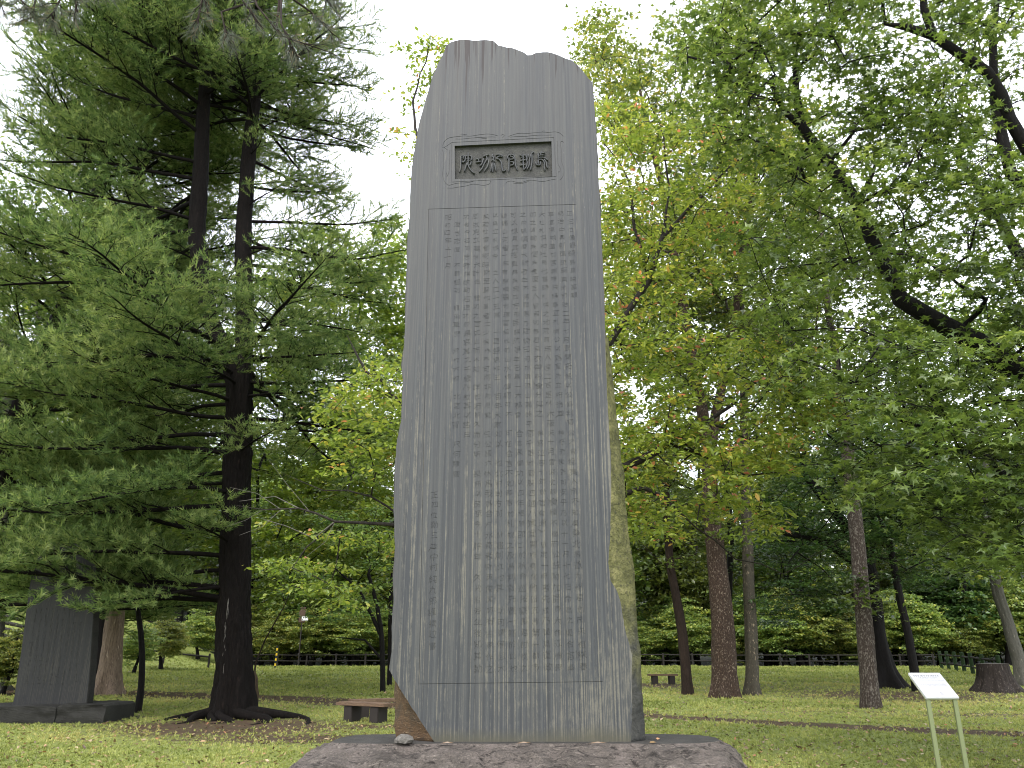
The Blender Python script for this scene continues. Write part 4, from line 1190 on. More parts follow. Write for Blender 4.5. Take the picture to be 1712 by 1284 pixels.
# overhanging boughs of a nearer pine whose trunk stands outside the left edge
def near_pine():
    rng = np.random.default_rng(21)
    b = Vector((-9.5, 9.5, gz(-9.5, 9.5)))
    line = [(b, .34), (b + Vector((.1, 0, 3)), .31), (b + Vector((.2, .1, 8)), .26), (b + Vector((.2, .2, 13)), .2)]
    root = thing('near_pine_tree', 'nearer pine outside the left edge with brownish long-needled boughs hanging into the top', 'pine tree', tuple(b))
    V, F4, qq = hero_trunk(line, 24, .5, 5, 9, .08)
    obj('trunk', mesh_np('trunk', V - np.array(b), None, F4, [M['pine_bark']], smooth=True), root)
    Yn = 9.6; paths = []; ends = []
    def px(u, v, y=Yn): return np.array(tuple(P(u, v, y)))
    limbs = [[np.array(tuple(b + Vector((.2, .1, 11.5)))), px(-50, -120, 9.5), px(200, -110, 9.3), px(400, -70), px(470, -15), px(462, 45)],
             [np.array(tuple(b + Vector((.2, .1, 11)))), px(-100, -60, 9.4), px(40, -60, 9.2), px(90, -5, 9.1)]]
    sub = [[(330, -100), (335, -30), (350, 30)], [(400, -70), (430, 10), (470, 60), (545, 85)], [(400, -70), (405, 0), (440, 48)], [(470, -15), (520, 20), (560, 60)], [(400, -70), (340, -10), (330, 40)], [(470, -15), (470, 40), (500, 100)], [(470, -15), (540, -10), (560, 18)], [(430, 0), (370, 20), (380, 70)],
           [(60, -60), (120, -20), (130, 20)], [(60, -60), (60, -10), (55, 30)], [(40, -60), (10, -10), (-10, 10)], [(90, -40), (100, 0), (85, 28)], [(90, -40), (150, -20), (190, -5)], [(30, -40), (35, 0), (50, 15)]]
    for l in limbs: paths.append((np.array(l), np.linspace(.09, .02, len(l))))
    for s in sub:
        yy = 9.5 + rng.uniform(-.6, .6) if s[0][0] > 200 else 9.15
        pts = np.array([px(u, v, yy if i_ else Yn) for i_, (u, v) in enumerate(s)])
        paths.append((pts, np.linspace(.02, .007, len(pts))))
        for k in range(9):
            t = .3 + .7 * rng.uniform(); i_ = min(len(pts) - 2, int(t * (len(pts) - 1))); f_ = t * (len(pts) - 1) - i_
            o = pts[i_] * (1 - f_) + pts[i_ + 1] * f_; d = pts[i_ + 1] - pts[i_]; d = d / np.linalg.norm(d) + rng.normal(size=3) * .6; d[2] -= .25; d /= np.linalg.norm(d)
            e = o + d * rng.uniform(.15, .4); paths.append((np.array([o, (o + e) / 2 + rng.normal(size=3) * .02, e]), [.008, .006, .003])); ends.append((o, e))
    pv, pf = tubes(paths, 6); obj('branches', mesh_np('branches', pv - np.array(b), None, pf, [M['brown_bark']], smooth=True), root)
    # long needles
    ps, fw = [], []
    for o, e in ends:
        d = (e - o)
        for k in range(34):
            t = rng.uniform(.25, 1.02); p_ = o + d * t; dn = d / np.linalg.norm(d)
            ra = rng.normal(size=3); ra -= dn * ra.dot(dn); ra /= np.linalg.norm(ra)
            f_ = dn * .8 + ra * .65; f_[2] -= .2; ps.append(p_); fw.append(f_ / np.linalg.norm(f_))
    ps, fw = np.array(ps), np.array(fw); z_ = rng.normal(size=ps.shape); yy = np.cross(z_, fw); yy /= np.linalg.norm(yy, axis=1)[:, None]
    Bm = np.stack([fw, yy, np.cross(fw, yy)], 2)
    tv = np.array([(0, .014, 0), (0, -.014, 0), (1, 0, -.06), (0, 0, .014), (0, 0, -.014), (.97, .05, -.1)]); tf = np.array([(0, 1, 2), (3, 4, 5)])
    V_, F_, T_ = scatter(tv, tf, ps, Bm, rng.uniform(.15, .24, len(ps)), np.clip(rng.normal(.5, .28, len(ps)), .01, 1))
    obj('needles', mesh_np('needles', V_ - np.array(b), F_, None, [M['grey_needle']], tint=T_), root, kind='stuff')
near_pine()

# ------------------------------------------------------------------ the maple that fills the right side
def right_maple():
    rng = np.random.default_rng(31)
    b = Vector((9.6, 11.2, gz(9.6, 11.2)))
    tl = [(b, .48), (b + Vector((-.05, 0, 1.5)), .44), (b + Vector((-.3, .1, 3.2)), .42), (b + Vector((-.5, .1, 4.6)), .40)]
    q = lambda u, v, y: tuple(P(u, v, y))
    top = tl[-1][0]
    A = [(tuple(top), .26), (q(1860, 720, 11.2), .22), (q(1712, 622, 11.0), .185), (q(1600, 555, 10.9), .15), (q(1505, 500, 10.8), .13), (q(1470, 430, 10.7), .105), (q(1435, 345, 10.6), .095), (q(1385, 275, 10.5), .09), (q(1340, 212, 10.4), .08), (q(1330, 150, 10.3), .06), (q(1326, 70, 10.2), .04)]
    A2 = [(q(1340, 212, 10.4), .05), (q(1310, 185, 10.3), .05), (q(1290, 140, 10.3), .045), (q(1215, 110, 10.2), .035), (q(1150, 95, 10.2), .02)]
    A3 = [(q(1435, 345, 10.6), .05), (q(1450, 310, 10.5), .045), (q(1460, 285, 10.4), .035)]
    Bl = [(tuple(top), .3), (q(1900, 420, 10.8), .25), (q(1800, 330, 10.6), .2), (q(1712, 240, 10.4), .10), (q(1650, 120, 10.2), .085), (q(1612, 95, 10.1), .08), (q(1560, 60, 10), .07), (q(1515, 45, 10), .06), (q(1480, 40, 10), .03)]
    B2 = [(q(1560, 60, 10), .06), (q(1545, 15, 10), .06), (q(1535, -60, 9.9), .05), (q(1500, -160, 9.9), .03)]
    Cl = [(q(1800, 330, 10.6), .14), (q(1735, 330, 10.5), .11), (q(1690, 290, 10.4), .09), (q(1665, 180, 10.4), .08), (q(1660, 80, 10.3), .06), (q(1670, -60, 10.2), .04)]
    D_ = [(q(1860, 720, 11.2), .14), (q(1790, 520, 11.6), .12), (q(1700, 420, 12.0), .10), (q(1650, 330, 12.4), .07), (q(1600, 260, 12.6), .04)]
    E_ = [(tuple(b + Vector((-.3, .1, 3.2))), .12), (q(1800, 830, 11.6), .10), (q(1700, 780, 11.8), .07), (q(1600, 730, 12), .05), (q(1500, 700, 12.2), .03)]
    poly = [(1330, -260), (1290, -60), (1175, -40), (1105, 40), (1120, 170), (1200, 250), (1245, 330), (1230, 430), (1270, 520), (1300, 640), (1290, 720), (1330, 800), (1440, 850), (1500, 820), (1560, 900), (1600, 1010), (1690, 1040), (1800, 1020), (2100, 900), (2200, 300), (2100, -300)]
    T1 = psample(poly, 640, 9.3, 13.5, rng, 2.6)
    T2 = psample([(1380, 560), (1712, 480), (1900, 600), (1900, 980), (1700, 1000), (1600, 960), (1560, 840), (1400, 780)], 120, 8.6, 10.5, rng, 2.4)
    T3 = psample([(1150, -40), (1700, -40), (1712, 480), (1560, 480), (1300, 330), (1150, 160)], 150, 9.2, 10.2, rng, 3)
    def clear(T_):
        keep = []
        lim = [(1712, 622), (1600, 555), (1505, 500), (1470, 430), (1435, 345), (1385, 275), (1340, 212), (1330, 120)]; lim2 = [(1712, 240), (1650, 120), (1560, 60), (1500, 42)]
        for t_ in T_:
            u, v = px_of(*t_); dm = 1e9
            for ll in (lim, lim2):
                for (x1, y1), (x2, y2) in zip(ll[:-1], ll[1:]):
                    s_ = min(1, max(0, ((u - x1) * (x2 - x1) + (v - y1) * (y2 - y1)) / ((x2 - x1) ** 2 + (y2 - y1) ** 2)))
                    dm = min(dm, hypot(u - x1 - s_ * (x2 - x1), v - y1 - s_ * (y2 - y1)))
            keep.append(not (dm < 34 and t_[1] < 11.3))
        return T_[np.array(keep)]
    T1, T2, T3 = clear(T1), clear(T2), clear(T3)
    tree('near_maple_tree', 'large green maple leaning in from the right edge with thick dark limbs and star-shaped leaves', 'maple tree', tl, [A, A2, A3, Bl, B2, Cl, D_, E_],
         np.concatenate([T1, T2, T3]), M['black_bark'], M['maple_leaf'], LEAF_STAR, 62, .60, .35, .138, seed=31, flare=.4, sides=28, sag=.35, seg=.35, rtip=.0075,
         twigs=4, tint_mu=.5, tint_sd=.17, bigleaf=260, tilt=.5)
right_maple()

# ------------------------------------------------------------------ cherry behind the monument
def cherry():
    rng = np.random.default_rng(41); Yc = 12.2
    b = Vector((.35, Yc, gz(.35, Yc)))
    q = lambda u, v, y=Yc: tuple(P(u, v, y))
    tl = [(b, .26), (Vector((.4, Yc, 1.2)), .22), (Vector((.45, Yc, 2.4)), .21), (Vector((.5, Yc, 3.2)), .2)]
    R1 = [(tuple(tl[-1][0]), .14), (q(960, 860), .12), (q(1035, 785), .07), (q(1085, 762), .065), (q(1118, 742), .06), (q(1135, 712), .045), (q(1180, 706), .035), (q(1220, 680), .028), (q(1260, 640), .02), (q(1310, 590), .012), (q(1350, 555), .007)]
    R2 = [(q(960, 860), .09), (q(1010, 870), .06), (q(1045, 826), .05), (q(1075, 815), .04), (q(1130, 850), .02), (q(1230, 935), .012), (q(1310, 960), .008), (q(1420, 895), .004)]
    R3 = [(q(1118, 742), .04), (q(1160, 755), .025), (q(1250, 795), .016), (q(1330, 790), .008)]
    R4 = [(q(1180, 706), .02), (q(1250, 735), .015), (q(1330, 715), .010), (q(1420, 690), .005)]
    U1 = [(tuple(tl[-1][0]), .13), (q(980, 640), .10), (q(1040, 540), .06), (q(1085, 470), .05), (q(1105, 400), .04), (q(1150, 350), .03), (q(1230, 270), .015), (q(1290, 240), .008)]
    U2 = [(q(1085, 470), .035), (q(1060, 380), .03), (q(1050, 300), .02), (q(1010, 240), .012)]
    U3 = [(q(1105, 400), .03), (q(1120, 320), .02), (q(1110, 230), .014), (q(1080, 150), .008)]
    L1 = [(tuple(tl[-1][0]), .13), (q(800, 880), .10), (q(700, 880), .04), (q(640, 876), .028), (q(560, 872), .02), (q(500, 850), .014), (q(440, 852), .009), (q(395, 845), .005)]
    L2 = [(tuple(tl[-1][0]), .12), (q(800, 760), .09), (q(690, 700), .04), (q(640, 640), .028), (q(600, 600), .02), (q(580, 560), .010)]
    L3 = [(tuple(tl[-1][0]), .11), (q(820, 500), .09), (q(740, 340), .06), (q(700, 240), .03), (q(690, 170), .02), (q(720, 60), .008)]
    L4 = [(q(560, 872), .012), (q(525, 900), .010), (q(480, 880), .007), (q(440, 868), .004)]
    L5 = [(q(500, 850), .01), (q(460, 830), .006), (q(400, 838), .003)]
    L6 = [(q(700, 880), .02), (q(620, 830), .016), (q(540, 820), .010), (q(470, 790), .004)]
    twigs_bare = [L4, L5, [(q(520, 858), .006), (q(480, 810), .004), (q(450, 770), .002)], [(q(560, 872), .006), (q(545, 905), .005), (q(500, 940), .002)], [(q(470, 852), .006), (q(440, 880), .004), (q(400, 895), .002)],
                  [(q(470, 852), .006), (q(430, 825), .004), (q(385, 815), .002)], [(q(440, 852), .005), (q(410, 870), .003), (q(380, 880), .002)]]
    polyR = [(1000, 640), (1060, 560), (1180, 560), (1290, 560), (1370, 545), (1380, 590), (1330, 640), (1440, 680), (1430, 705), (1330, 735), (1330, 790), (1260, 830), (1330, 870), (1300, 900), (1200, 880), (1060, 900), (1000, 860)]
    polyU = [(990, 640), (1000, 180), (1040, 140), (1120, 200), (1250, 230), (1310, 250), (1250, 330), (1200, 430), (1140, 520), (1100, 600)]
    polyL = [(700, 590), (620, 590), (570, 620), (540, 660), (560, 700), (545, 760), (555, 800), (640, 800), (700, 800)]
    polyL2 = [(560, 880), (470, 940), (440, 1000), (560, 1010), (700, 960), (700, 880)]
    Tg = np.concatenate([psample(polyR, 225, 11.0, 13.4, rng, 2), psample(polyU, 170, 11.2, 13.6, rng, 3), psample(polyL, 60, 11.2, 13.0, rng, 2), psample(polyL2, 22, 12.0, 13.5, rng, 2.2),
                         psample([(690, 60), (660, 150), (700, 330), (720, 200), (760, 40)], 12, 12, 12.6, rng, 3)])
    root = tree('cherry_tree', 'cherry tree behind the monument, thin crooked boughs with yellow-green leaves turning orange', 'cherry tree', tl,
         [R1, R2, R3, R4, U1, U2, U3, L1, L2, L3, L6], Tg, M['cherry_bark'], M['cherry_leaf'], LEAF_OVATE, 62, .42, .35, .105, seed=41, flare=.4, sag=.5, seg=.3, rtip=.0045,
         twigs=3, tint_mu=.46, tint_sd=.21, bigleaf=220, tilt=.5, rt=.0025,
         tint_by=lambda p: .02 * (p[:, 0] < .5) + .08 * (p[:, 2] > 6.5) + .10 * ((p[:, 0] > .8) & (p[:, 2] < 6.0)) - .04)
    tv, tf = tubes([(np.array([a[0] for a in l]), [a[1] for a in l]) for l in twigs_bare], 5)
    o = obj('bare_twigs', mesh_np('bare_twigs', tv - np.array(tuple(b)), None, tf, [M['pale_twig']], smooth=True), root); o['label'] = 'pale bare twigs reaching left'
cherry()

# ------------------------------------------------------------------ standing trees on the lawn
def trunk_px(pts, Y=None, extra=()):
    """pts: (u, v, width px) from the ground up, at the depth of the foot"""
    g = G(pts[0][0], pts[0][1]); Y = g.y; res = [(g, sz(pts[0][2], g) / 2)]
    for u, v, w_ in pts[1:]:
        p = P(u, v, Y); res.append((p, sz(w_, p) / 2))
    return g, res
g, tl = trunk_px([(1212, 1166, 42), (1211, 1120, 42), (1208, 1040, 38), (1203, 980, 34), (1196, 920, 30), (1188, 850, 26), (1186, 760, 24)])
q = lambda u, v, y: tuple(P(u, v, y))
Yp = g.y
tree('plane_tree', 'thick reddish-brown mottled plane trunk, the broadest of the three right beside the monument', 'plane tree', tl,
     [[(q(1186, 760, Yp), .24), (q(1150, 560, Yp), .2), (q(1110, 330, Yp), .14), (q(1070, 150, Yp), .06)], [(q(1186, 760, Yp), .2), (q(1230, 520, Yp + 1), .15), (q(1260, 300, Yp + 1), .1), (q(1270, 120, Yp + 1), .05)]],
     psample([(1000, 140), (960, 40), (1010, 20), (1080, 60), (1180, -30), (1300, 0), (1380, 200), (1400, 420), (1330, 560), (1180, 640), (1010, 560), (1010, 300)], 330, Yp - 3, Yp + 4, np.random.default_rng(51)),
     M['plane_bark'], M['plane_leaf'], LEAF_STAR5, 75, 1.0, .6, .24, seed=51, flare=.42, lobes=6, sides=32, seg=.8, rtip=.012, tint_mu=.5, sag=.3, twigs=3, rt=.006,
     tint_by=lambda p: .18 * (p[:, 2] > 14))
g, tl = trunk_px([(1257, 1162, 22), (1257, 1120, 21), (1255, 1040, 20), (1252, 980, 19), (1249, 900, 17), (1246, 760, 15), (1243, 620, 13), (1240, 520, 12)])
Yg = g.y
tree('grey_plane_tree', 'straight grey-green plane trunk with pale flaking patches, right of the broad reddish one', 'plane tree', tl, [[(q(1240, 520, Yg), .12), (q(1236, 380, Yg), .08), (q(1220, 250, Yg), .05)]],
     psample([(1060, 560), (1080, 330), (1180, 210), (1300, 200), (1380, 380), (1400, 560), (1300, 700), (1120, 690)], 200, Yg - 2, Yg + 5, np.random.default_rng(52)),
     M['grey_plane_bark'], M['plane_leaf'], LEAF_STAR5, 75, 1.0, .6, .24, seed=52, flare=.5, seg=.8, rtip=.011, tint_mu=.4, sag=.3, rt=.006)
g, tl = trunk_px([(1150, 1161, 17), (1147, 1120, 17), (1141, 1060, 16), (1131, 1000, 15), (1121, 950, 14), (1116, 890, 12), (1112, 800, 11)])
Yn = g.y
tree('brown_leaning_tree', 'slim brown trunk leaning left, leftmost of the three trunks beside the monument', 'tree', tl, [[(q(1112, 800, Yn), .1), (q(1125, 690, Yn), .06), (q(1120, 600, Yn), .04)]],
     np.concatenate([psample([(1045, 900), (1040, 760), (1100, 660), (1200, 680), (1230, 860), (1190, 940), (1100, 960)], 75, Yn - 2, Yn + 3, np.random.default_rng(53), 3.2)]),
     M['brown_bark'], M['plane_leaf'], LEAF_STAR5, 70, .9, .5, .22, seed=53, flare=.25, seg=.8, rtip=.010, tint_mu=.32, sag=.4, rt=.005)
g, tl = trunk_px([(1457, 1184, 30), (1453, 1140, 28), (1448, 1080, 27), (1441, 1000, 25), (1433, 900, 23), (1420, 780, 21), (1408, 680, 18), (1400, 620, 16)])
Ym = g.y
tree('mottled_trunk_tree', 'slender trunk with mottled pinkish-grey bark standing alone left of the white information board', 'tree', tl, [[(q(1400, 620, Ym), .12), (q(1380, 480, Ym), .09), (q(1370, 330, Ym), .05)]],
     np.concatenate([psample([(1240, 600), (1250, 430), (1360, 330), (1500, 380), (1560, 560), (1500, 700), (1350, 700)], 170, Ym - 3, Ym + 3, np.random.default_rng(54)),
                     psample([(1425, 985), (1430, 960), (1475, 965), (1470, 1005), (1450, 1040), (1430, 1020)], 5, Ym - .3, Ym, np.random.default_rng(55))]),
     M['mottled_bark'], M['plane_leaf'], LEAF_STAR5, 65, .9, .5, .2, seed=54, flare=.3, seg=.8, rtip=.010, tint_mu=.28, sag=.4, rt=.005)
g, tl = trunk_px([(1487, 1150, 34), (1478, 1115, 28), (1467, 1060, 25), (1462, 1010, 24), (1456, 960, 22), (1440, 915, 19)])
Yd = g.y
tree('black_maple_tree', 'black crooked maple trunk with root flare and layered dark green crown, beside the mottled trunk', 'maple tree', tl,
     [[(q(1440, 915, Yd), .28), (q(1400, 860, Yd), .2), (q(1350, 800, Yd), .15), (q(1320, 720, Yd), .08)], [(q(1440, 915, Yd), .2), (q(1420, 840, Yd), .14), (q(1380, 770, Yd), .1)], [(q(1456, 960, Yd), .2), (q(1380, 905, Yd - 1), .15), (q(1300, 890, Yd - 2), .08)],
      [(q(1462, 1010, Yd), .18), (q(1390, 990, Yd + 1), .12), (q(1320, 985, Yd + 1), .06)]],
     np.concatenate([psample([(1240, 1010), (1260, 900), (1290, 820), (1350, 700), (1480, 660), (1560, 740), (1600, 900), (1540, 990), (1430, 940), (1400, 1010), (1300, 1050)], 250, Yd - 5, Yd + 5, np.random.default_rng(56), 2.0)]),
     M['black_bark'], M['dark_maple_leaf'], LEAF_STAR5, 130, 1.1, .18, .17, seed=56, flare=.9, lobes=5, seg=.7, rtip=.010, tint_mu=.42, sag=.25, tilt=.32, rt=.005, buttress=1.6)
g, tl = trunk_px([(1533, 1156, 15), (1529, 1120, 14), (1518, 1060, 13), (1507, 1010, 12), (1497, 960, 11), (1486, 900, 9)])
Yb = g.y
tree('thin_black_tree', 'thin black trunk leaning left behind the left side of the white information board', 'tree', tl, [],
     psample([(1450, 860), (1460, 760), (1540, 720), (1620, 800), (1600, 900), (1500, 910)], 60, Yb - 2, Yb + 3, np.random.default_rng(57), 2.5),
     M['black_bark'], M['dark_maple_leaf'], LEAF_STAR5, 100, 1.0, .25, .17, seed=57, flare=.15, seg=.8, rtip=.008, tint_mu=.5, sag=.3, tilt=.35)
g, tl = trunk_px([(1712, 1146, 24), (1702, 1100, 20), (1685, 1040, 18), (1668, 990, 17), (1656, 930, 16), (1648, 860, 14), (1650, 760, 12)])
Yr = g.y
tree('grey_leaning_tree', 'smooth grey trunk leaning left behind the cut stump at the right edge', 'tree', tl, [],
     psample([(1560, 900), (1560, 780), (1660, 700), (1800, 760), (1800, 960), (1680, 900)], 90, Yr - 2, Yr + 4, np.random.default_rng(58), 3),
     M['grey_bark'], M['plane_leaf'], LEAF_STAR5, 90, 1.1, .3, .18, seed=58, flare=.3, seg=.8, rtip=.010, tint_mu=.35, sag=.3)

# left side trees
g, tl = trunk_px([(187, 1106, 36), (190, 1060, 30), (194, 1010, 27), (199, 960, 25), (204, 900, 22), (208, 830, 20)])
Yl = g.y
tree('dead_pale_tree', 'broad dead trunk with pale stripped wood behind the dark second monument', 'tree', tl, [],
     psample([(100, 820), (120, 700), (250, 640), (360, 700), (350, 850), (230, 900)], 70, Yl - 2, Yl + 4, np.random.default_rng(61), 4),
     M['pale_wood'], M['yellow_wood_leaf'], LEAF_STAR5, 90, 1.4, .5, .24, seed=61, flare=.7, lobes=5, seg=1, rtip=.012, tint_mu=.45)
g, tl = trunk_px([(160, 1147, 20), (164, 1090, 19), (168, 1020, 18), (173, 950, 17), (176, 860, 15)])
tree('dark_trunk_tree', 'dark straight trunk close behind the right side of the second monument', 'tree', tl, [],
     psample([(80, 840), (100, 700), (200, 640), (280, 720), (260, 860)], 45, g.y - 2, g.y + 2, np.random.default_rng(62), 3),
     M['black_bark'], M['wood_leaf'], LEAF_STAR5, 80, 1.1, .5, .22, seed=62, flare=.15, seg=1, rtip=.010, tint_mu=.4)
g, tl = trunk_px([(230, 1191, 12), (236, 1150, 10), (238, 1100, 9.5), (236, 1060, 9), (231, 1025, 8), (226, 980, 7)])
tree('small_curved_tree', 'small thin dark tree with a curved stem between the second monument and the pine', 'tree', tl, [],
     psample([(150, 980), (180, 900), (260, 880), (300, 960), (250, 1010)], 26, g.y - 1, g.y + 1, np.random.default_rng(63), 2.2),
     M['black_bark'], M['wood_leaf'], LEAF_STAR5, 40, .6, .5, .12, seed=63, flare=.1, seg=.5, rtip=.006, tint_mu=.3, sides=12)
g, tl = trunk_px([(-30, 1156, 60), (-25, 1110, 52), (-20, 1000, 46), (-15, 900, 44), (-8, 760, 40), (4, 640, 36), (10, 560, 32)])
tree('grey_edge_tree', 'pale grey trunk cut off by the left edge of the picture', 'tree', tl, [],
     psample([(-300, 700), (-250, 400), (0, 250), (200, 350), (220, 600), (60, 760)], 120, g.y - 2, g.y + 5, np.random.default_rng(64), 4),
     M['grey_bark'], M['wood_leaf'], LEAF_STAR5, 90, 1.4, .5, .25, seed=64, flare=.6, seg=1, rtip=.012, tint_mu=.5)
for (pts, lab, nm, sd) in [([(640, 1157, 9), (640, 1110, 8.5), (638, 1060, 8), (630, 1010, 7), (616, 960, 6)], 'thin dark double-forked tree just left of the monument, front stem', 'thin_forked_tree', 71),
                           ([(651, 1146, 8), (652, 1100, 7.5), (652, 1040, 7), (654, 980, 6), (660, 920, 5)], 'thin dark straight tree touching the left edge of the monument behind the forked one', 'thin_forked_tree', 72)]:
    g, tl = trunk_px(pts)
    tree(nm, lab, 'tree', tl, [[(tuple(tl[2][0]), .09), (tuple(P(600, 985, g.y)), .05), (tuple(P(560, 950, g.y)), .03)], [(tuple(tl[1][0]), .07), (tuple(P(610, 1070, g.y)), .04), (tuple(P(560, 1065, g.y)), .02)]] if sd == 71 else [],
         psample([(450, 980), (470, 900), (560, 850), (680, 840), (720, 980), (640, 1040), (520, 1040)], 70, g.y - 2, g.y + 3, np.random.default_rng(sd), 2.2),
         M['black_bark'], M['bush_leaf'], LEAF_OVATE, 60, .8, .2, .15, seed=sd, flare=.15, seg=.6, rtip=.006, tint_mu=.55, sides=12, tilt=.4)
#@@PART4# ------------------------------------------------------------------ the wood beyond the lawn
def wood_template(name, kind, H, seed, leafmat, bark, leaf=LEAF_FAR, size=.34, nT=150, per=75, R=1.5, flat=.5, rw=4.5, cb=.28, tint_mu=.45):
    rng = np.random.default_rng(seed)
    lean = rng.normal(size=2) * .35
    line = [(Vector((0, 0, 0)), .26), (Vector((lean[0] * .3, lean[1] * .3, H * .15)), .21), (Vector((lean[0], lean[1], H * .4)), .17), (Vector((lean[0] * 1.5, lean[1] * .5, H * .7)), .1), (Vector((lean[0] * 1.6, lean[1], H * .92)), .04)]
    T = []
    while len(T) < nT:
        p = rng.uniform(-1, 1, 3)
        if np.linalg.norm(p) > 1: continue
        lump_ = noise.noise(Vector(tuple(p * 1.7 + seed)))
        if np.linalg.norm(p) > .72 + .5 * lump_: continue
        T.append((p[0] * rw, p[1] * rw, H * (cb + (1 - cb) * (.5 + .5 * p[2]))))
    T = np.array(T)
    V, F4, q = hero_trunk(line, 12, .35, 4, seed)
    skel = [[(a, r * .8) for a, r in q[::3]]]
    paths, td = grow(skel, T, seg=1.2, rtip=.02, rng=rng)
    LV, LF, TT, tw = clumps(T, td, per, R, flat, leaf, size, rng, .3, tint_mu, .2, twigs=0)
    BV, BF = tubes(paths, sides=lambda r: 6 if r > .06 else 3)
    return (mesh_np('trunk', V, None, F4, [bark], smooth=True), mesh_np('branches', BV, None, BF, [bark], smooth=True), mesh_np('crown', LV, LF, None, [leafmat], tint=TT))
def place_tree(tm, name, label, cat, loc, rz, s, group, sz_=None):
    r = thing(name, label, cat, loc, rz, group); r.scale = (s, s, sz_ or s)
    obj('trunk', tm[0], r); obj('branches', tm[1], r); obj('crown', tm[2], r, kind='stuff')
    return r
W1 = wood_template('w', 0, 17, 201, M['wood_leaf'], M['black_bark'])
W2 = wood_template('w', 0, 15, 202, M['wood_leaf'], M['black_bark'], rw=5, cb=.2)
W3 = wood_template('w', 0, 13, 203, M['yellow_wood_leaf'], M['black_bark'], rw=4, cb=.25, tint_mu=.5)
W4 = wood_template('w', 0, 9, 204, M['dark_maple_leaf'], M['black_bark'], rw=4.2, cb=.18, flat=.22, tint_mu=.5)
W5 = wood_template('w', 0, 7, 205, M['bush_leaf'], M['black_bark'], rw=3.4, cb=.08, flat=.2, size=.24, nT=120, per=110, R=1.1, tint_mu=.66)
rng = np.random.default_rng(77)
def atx_(u, Y):
    p = P(u, 1100, Y); return Vector((p.x, Y, gz(p.x, Y)))
def G2(x, y): return (x, y, gz(x, y) - .05)
# rows of trees, nearest row just behind the fence
rows = [(70.5, 15, 1.0), (77, 14, .95), (86, 13, 1.1), (98, 12, 1.2), (116, 11, 1.3), (136, 12, 1.4)]
spot = 0
for ri, (yy, n, s0) in enumerate(rows):
    half = .80 * yy + 6
    for k in range(n):
        x = -half + 2 * half * (k + .5) / n + rng.uniform(-2.4, 2.4); y = yy + rng.uniform(-2.5, 2.5)
        if ri == 0 and x < -21: y += 8
        tm = [W1, W2, W3, W4, W2, W1, W3][int(rng.integers(0, 7))]
        if ri == 0 and 6 < x < 40: tm = [W4, W4, W2][int(rng.integers(0, 3))]
        if ri < 3 and x < 6 and rng.uniform() < .55: tm = W3
        lab = {id(W1): 'tall green broadleaf tree in the wood beyond the lawn', id(W2): 'broad dark-trunked green tree in the wood beyond the lawn', id(W3): 'dark-trunked tree with yellowing leaves in the wood beyond the lawn', id(W4): 'low dark maple with layered leaves in the wood beyond the lawn'}[id(tm)]
        place_tree(tm, {id(W1): 'woodland_tree', id(W2): 'broad_woodland_tree', id(W3): 'yellowing_tree', id(W4): 'woodland_maple'}[id(tm)], lab, 'tree', G2(x, y), rng.uniform(0, 6.28), s0 * rng.uniform(.85, 1.2), lab.replace('tree in', 'trees in').replace('maple with', 'maples with').replace('tree with', 'trees with'))
# trees standing nearer on the lawn at the left and behind the monument
for (u, v, tm, s, lab, nm) in [(95, 1122, W2, 1.0, 'broad dark-limbed green tree standing far behind the second monument at the left', 'broad_tree'), (290, 1121, W3, 1.5, 'yellow-green tree filling the gap between the dead pale trunk and the pine', 'yellowing_tree'),
                               (480, 1118, W3, 1.55, 'yellow-green tree directly right of the pine trunk in the distance', 'yellowing_tree'), (590, 1117, W1, 1.4, 'tall green tree at the far edge of the lawn left of the monument', 'tall_tree'),
                               (545, 1119, W3, 1.25, 'lower yellow-green tree between the pine and the monument, far off', 'yellowing_tree'),
                               (760, 1118, W1, 1.1, 'tall green tree hidden for the most part behind the monument', 'tall_tree'), (1010, 1117, W2, 1.55, 'broad green tree whose crown shows just right of the monument', 'broad_tree'),
                               (1340, 1117, W2, 1.55, 'broad green tree at the lawn edge behind the black maple', 'broad_tree'), (1620, 1120, W1, 1.5, 'tall green tree at the lawn edge behind the stump', 'tall_tree'), (-140, 1125, W1, 1.1, 'tall green tree at the lawn edge beyond the left border', 'tall_tree')]:
    g = atx_(u, 69.6); place_tree(tm, nm, lab, 'tree', (g.x, g.y, g.z - .05), rng.uniform(0, 6.28), s, None)
